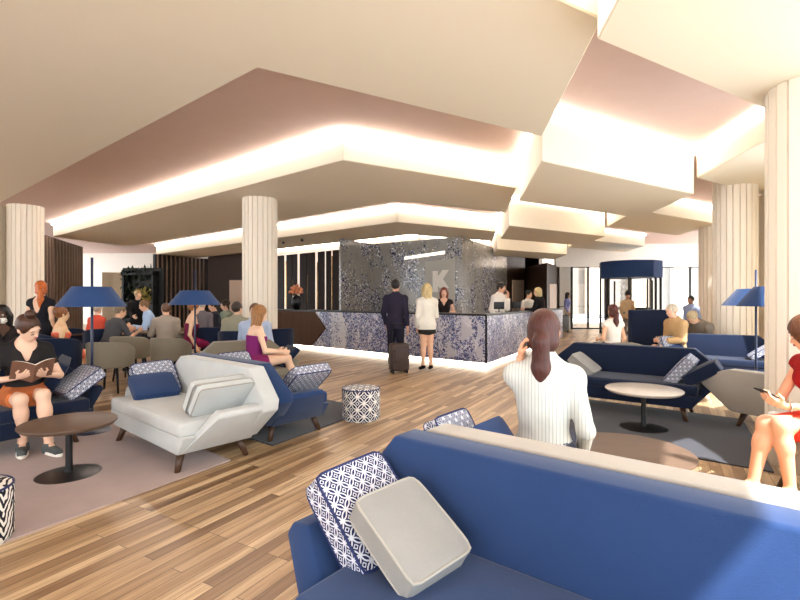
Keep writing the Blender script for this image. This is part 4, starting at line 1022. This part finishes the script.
person('blond waiter in black standing in front of the plant screen', pt(138, 12.0), .5, 1.66, 'm', None, .12, (.3, .3), {'R': ((-.1, -.38, 1.0), None), 'L': ((.2, -.36, 1.0), None)}, {}, (222, 180, 150), dict(kind='short', c=(196, 164, 116)), dict(c=(30, 28, 30), sleeve=1, hem=-.12), dict(kind='pants', c=(26, 26, 28)), BLK, .014)
person('man in a light blue shirt seated beyond the dining table, facing left', pt(153, 10.9), -1.0, 1.8, 'm', .5, .22, (.15, -.2), {'R': ((-.15, -.42, .80), None), 'L': ((.15, -.42, .80), None)}, {}, (222, 176, 146), dict(kind='short', c=(150, 112, 72)), dict(c=(176, 202, 236), sleeve=1, neck='collar'), dict(kind='pants', c=(46, 50, 66)), BLK, .014)
person('man in a pale grey jacket with brown hair, seen from behind at the dining table', pt(166, 9.5), PI+.45, 1.76, 'm', .45, .28, (.0, .2), {'L': ((.2, -.42, .79), None)}, {}, (222, 176, 146), dict(kind='short', c=(120, 84, 62)), dict(c=(168, 158, 146), sleeve=1, loose=.01), dict(kind='pants', c=(40, 40, 46)), BLK, .014)
person('woman in a strapless burgundy dress beside the second lamp pole', pt(189.5, 9.3), PI-1.1, 1.72, 'f', .48, .1, (.1, 0), {}, {}, (232, 192, 160), dict(kind='updo', c=(170, 108, 62)), dict(c=(112, 30, 66), sleeve=0, neck='strapless'), dict(kind='skirt', c=(128, 30, 72), len=1.0), BLK, .014)
person('white-haired person in a grey waistcoat seen from behind under the second lamp', pt(201, 10.4), PI, 1.78, 'm', .52, .03, (0, 0), {}, {}, (226, 190, 166), dict(kind='short', c=(214, 210, 206)), dict(c=(116, 108, 112), sleeve=1), dict(kind='pants', c=(90, 92, 94)), BLK, .014)
person('dark-haired man in a black jacket in profile between the second lamp and the olive jacket', pt(217, 11.6), -1.1, 1.78, 'm', .48, .1, (.1, 0), {}, {}, (214, 166, 140), dict(kind='short', c=(44, 34, 30)), dict(c=(52, 54, 64), sleeve=1), dict(kind='pants', c=(40, 40, 46)), BLK, .015)
person('woman with dark hair facing the camera just behind the olive jacket', pt(228, 12.4), -.5, 1.74, 'f', .5, .1, (.15, -.5), {}, {}, (226, 184, 158), dict(kind='updo', c=(50, 34, 28)), dict(c=(150, 160, 140), sleeve=1), dict(kind='pants', c=(40, 40, 46)), BLK, .015)
person('man in an olive grey jacket seen from behind before the centre column', pt(236.5, 8.6), PI+.05, 1.76, 'm', .46, .02, (0, -.4), {}, {}, (222, 180, 150), dict(kind='short', c=(58, 42, 32)), dict(c=(148, 144, 124), sleeve=1, neck='collar', loose=.012), dict(kind='pants', c=(60, 60, 64)), BLK, .012)
p14 = person('woman in a strapless purple top with long ginger hair seated on the grey armchair', pt(253, 6.6), PI-1.0, 1.74, 'f', .44, .10, (.12, .1), {'R': ((-.14, -.36, .66), None), 'L': ((.1, -.36, .66), None)},
    {'L': ((.10, -.46, .56), (.12, -.62, .10)), 'R': ((-.08, -.47, .56), (-.1, -.62, .10))}, (234, 194, 164), dict(kind='long', c=(176, 120, 66), len=.22), dict(c=(128, 40, 104), sleeve=0, neck='strapless', name='top'), dict(kind='skirt', c=(132, 40, 92), len=.4), (150, 60, 70), .0095)
person('person in a pale blue shirt with a dark green collar right behind the ginger-haired woman', pt(255, 7.6), .1, 1.72, 'm', .46, .0, (0, 0), {}, {}, (222, 180, 150), dict(kind='short', c=(110, 80, 56)), dict(c=(170, 182, 206), sleeve=1, loose=.01), dict(kind='pants', c=(70, 76, 90)), BLK, .014)
person('dark-haired man in a black suit standing at the counter with his back turned', pt(395.5, 9.45), PI-.3, 1.80, 'm', None, 0, (0, .15), {'R': ((-.27, .03, .80), None)}, {}, (206, 160, 134), dict(kind='short', c=(34, 28, 28)), dict(c=(44, 40, 56), sleeve=1, hem=-.16, neck='collar', loose=.002, name='jacket'), dict(kind='pants', c=(34, 32, 44)), BLK, .0125)
person('blonde woman in a white jacket and short black skirt standing at the counter', pt(427, 9.3), PI+.2, 1.72, 'f', None, 0, (0, -.5), {'R': ((-.14, -.25, 1.0), None)}, {'L': ((.07, -.02, .52), (.085, .02, .13), (.10, -.12, .035)), 'R': ((-.07, -.02, .52), (-.075, .02, .13), (-.09, -.12, .035))}, (226, 180, 148), dict(kind='long', c=(228, 200, 140), len=.22),
    dict(c=(226, 220, 208), sleeve=1, hem=-.12, neck='collar', loose=.006, name='jacket'), dict(kind='skirt', c=(46, 42, 40), len=.45, waist=-.06), (30, 26, 26), .0115)
person('red-haired receptionist in a black sleeveless top behind the counter', pt(444, 11.4), -.1, 1.70, 'f', None, .05, (.1, 0), {'L': ((.2, -.3, 1.1), None), 'R': ((-.2, -.3, 1.1), None)}, {}, (228, 180, 152), dict(kind='long', c=(130, 52, 34), len=.25), dict(c=(36, 30, 30), sleeve=.1, neck='v'), dict(kind='pants', c=(30, 30, 34)), BLK, .0125, face=True)
person('bearded receptionist in a white shirt behind the counter on the phone', pt(498.5, 11.8), .7, 1.83, 'm', None, .05, (.2, .3), {'L': ((.12, -.2, 1.45), None)}, {}, (214, 166, 136), dict(kind='short', c=(48, 36, 32)), dict(c=(232, 226, 218), sleeve=1, neck='collar', loose=.012), dict(kind='pants', c=(40, 40, 48)), BLK, .0125, face=True)
person('blonde woman in black leaning on the right side of the counter', pt(541, 12.9), -2.2, 1.74, 'f', None, .1, (.1, .3), {'L': ((.2, -.38, 1.14), None), 'R': ((-.2, -.38, 1.14), None)}, {}, (226, 184, 156), dict(kind='long', c=(232, 208, 150), len=.25), dict(c=(34, 30, 32), sleeve=1, loose=.01), dict(kind='pants', c=(34, 34, 40)), BLK, .014)
person('dark-haired receptionist in a white shirt beside the blonde woman in black', pt(528, 14.3), .6, 1.68, 'm', None, 0, (.1, .2), {}, {}, (222, 180, 150), dict(kind='short', c=(40, 32, 30)), dict(c=(226, 218, 210), sleeve=1), dict(kind='pants', c=(40, 40, 46)), BLK, .016)
p21 = person('woman with long auburn ponytail in a white striped jacket, back turned, phone at ear', (.80, 2.62), math.radians(160), 1.74, 'f', .45, .03, (.06, -.1), {'L': ((.125, -.04, 1.06), (.05, -1, -.6)), 'R': ((-.21, -.16, .55), (-.2, .9, -.2))}, {}, (226, 168, 134), dict(kind='pony', c=(82, 36, 26), len=.44),
    dict(c=(206, 206, 200), sleeve=1, neck='collar', loose=.0, stripe=(166, 170, 166), hem=-.1, name='jacket'), dict(kind='pants', c=(56, 58, 70)), BLK, .0085, curl=(.75, .5), palms={'L': (-1, .1, .1), 'Ld': (-.15, .1, 1)}, face=True)
a = t_info[p21.name]; w = wpos(p21, (a['Hc'][0]+.088, a['Hc'][1]-.005, a['Hc'][2]-.03)); ph = thing('phone', 'phone held to the ear of the woman in the striped jacket', 'phone', tuple(w), p21.rotation_euler[2])
bm = B(); box(bm, (0, 0, 0), (.009, .07, .14), bev=.003); obj('phone_body', bm, 'black', ph)
person('far woman with long dark hair in a lilac top standing by the entrance glass', pt(567, 20.4), 1.2, 1.72, 'f', None, 0, (.1, 0), {}, {}, (200, 156, 130), dict(kind='long', c=(38, 28, 32), len=.3), dict(c=(140, 146, 206), sleeve=1, hem=-.1), dict(kind='pants', c=(196, 180, 170)), (200, 190, 180), .016)
person('person in a beige jacket and dark hat standing in front of the revolving door', pt(627.5, 17.2), -.2, 1.66, 'm', None, 0, (.1, 0), {'L': ((.1, -.25, 1.25), None)}, {}, (200, 156, 130), dict(kind='short', c=(40, 34, 32), hat=(52, 44, 40)), dict(c=(196, 170, 134), sleeve=1, hem=-.2), dict(kind='pants', c=(120, 112, 108)), BLK, .015)
person('woman with an auburn ponytail in a sleeveless white top seated beyond the right sofa', pt(613, 8.75), PI+.15, 1.72, 'f', .43, .0, (0, 0), {'L': ((.2, -.16, .66), None)}, {}, (226, 176, 142), dict(kind='pony', c=(98, 44, 32), len=.34), dict(c=(234, 226, 216), sleeve=.1, name='top'), dict(kind='pants', c=(60, 62, 76)), BLK, .0115)
person('white-haired man in a tan jacket seated in profile facing left', pt(680, 8.7), -1.45, 1.76, 'm', .44, .2, (.15, 0), {'L': ((.1, -.34, .66), None), 'R': ((-.1, -.36, .66), None)}, {}, (226, 180, 154), dict(kind='short', c=(226, 212, 190)), dict(c=(190, 156, 112), sleeve=1, loose=.016, name='jacket', hem=-.06), dict(kind='pants', c=(66, 84, 128)), BLK, .0115)
person('dark-haired person in a blue and white top standing past the man in the tan jacket', pt(691, 12.5), -1.2, 1.5, 'm', None, 0, (0, 0), {}, {}, (150, 110, 90), dict(kind='short', c=(34, 28, 30)), dict(c=(150, 164, 200), sleeve=1), dict(kind='pants', c=(50, 50, 60)), BLK, .015)
person('fair-haired person in a grey coat bending forward beside the man in tan', pt(709, 9.0), -1.3, 1.72, 'm', .44, .55, (.5, 0), {'L': ((.1, -.42, .60), None), 'R': ((-.1, -.42, .60), None)}, {}, (222, 180, 150), dict(kind='short', c=(214, 190, 150)), dict(c=(128, 118, 106), sleeve=1, loose=.02, name='coat', hem=-.1), dict(kind='pants', c=(60, 56, 56)), BLK, .0125)
p28 = person('woman in a sleeveless red dress with short brown hair holding a phone', (3.07, 3.34), math.radians(-85), 1.72, 'f', .42, .19, (.3, -.6), {'L': ((.06, -.40, .665), (.6, .4, -.6)), 'R': ((-.08, -.38, .665), (-.6, .4, -.6))}, {'L': ((.055, -.44, .54), (.06, -.38, .10)), 'R': ((-.05, -.46, .52), (-.07, -.54, .10))}, (226, 168, 134),
    dict(kind='volume', c=(112, 66, 38)), dict(c=(150, 26, 26), sleeve=.06, neck='crew', name='dress_top'), dict(kind='skirt', c=(206, 56, 40), len=.82, flare=.02), (34, 26, 26), .0085, curl=(.6, .6), palms={'L': (-.5, -.1, .8), 'Ld': (-.2, -.8, .35), 'R': (.5, -.1, .8), 'Rd': (.3, -.8, .35)}, face=True)
w = wpos(p28, (-.01, -.49, .745)); ph = thing('phone', 'dark phone in the hands of the woman in the red dress', 'phone', tuple(w), p28.rotation_euler[2])
bm = B(); box(bm, (0, 0, 0), (.075, .15, .01), bev=.003); obj('phone_body', bm, 'black', ph); ph.rotation_euler = (math.radians(-25), 0, p28.rotation_euler[2])
a = t_info[p28.name]['A']['L']; wr = a[2]; dr = unit(a[2]-a[1]); bm = B(); q = Vector(dr).to_track_quat('Z', 'Y')
tube(bm, [Vector(wr-dr*.02)+q @ Vector((.029*math.cos(2*PI*i/20), .029*math.sin(2*PI*i/20), 0)) for i in range(20)], .006, 6, True); bo = obj('bracelet', bm, plain('silver', (200, 196, 190), .25, .9), p28, True)
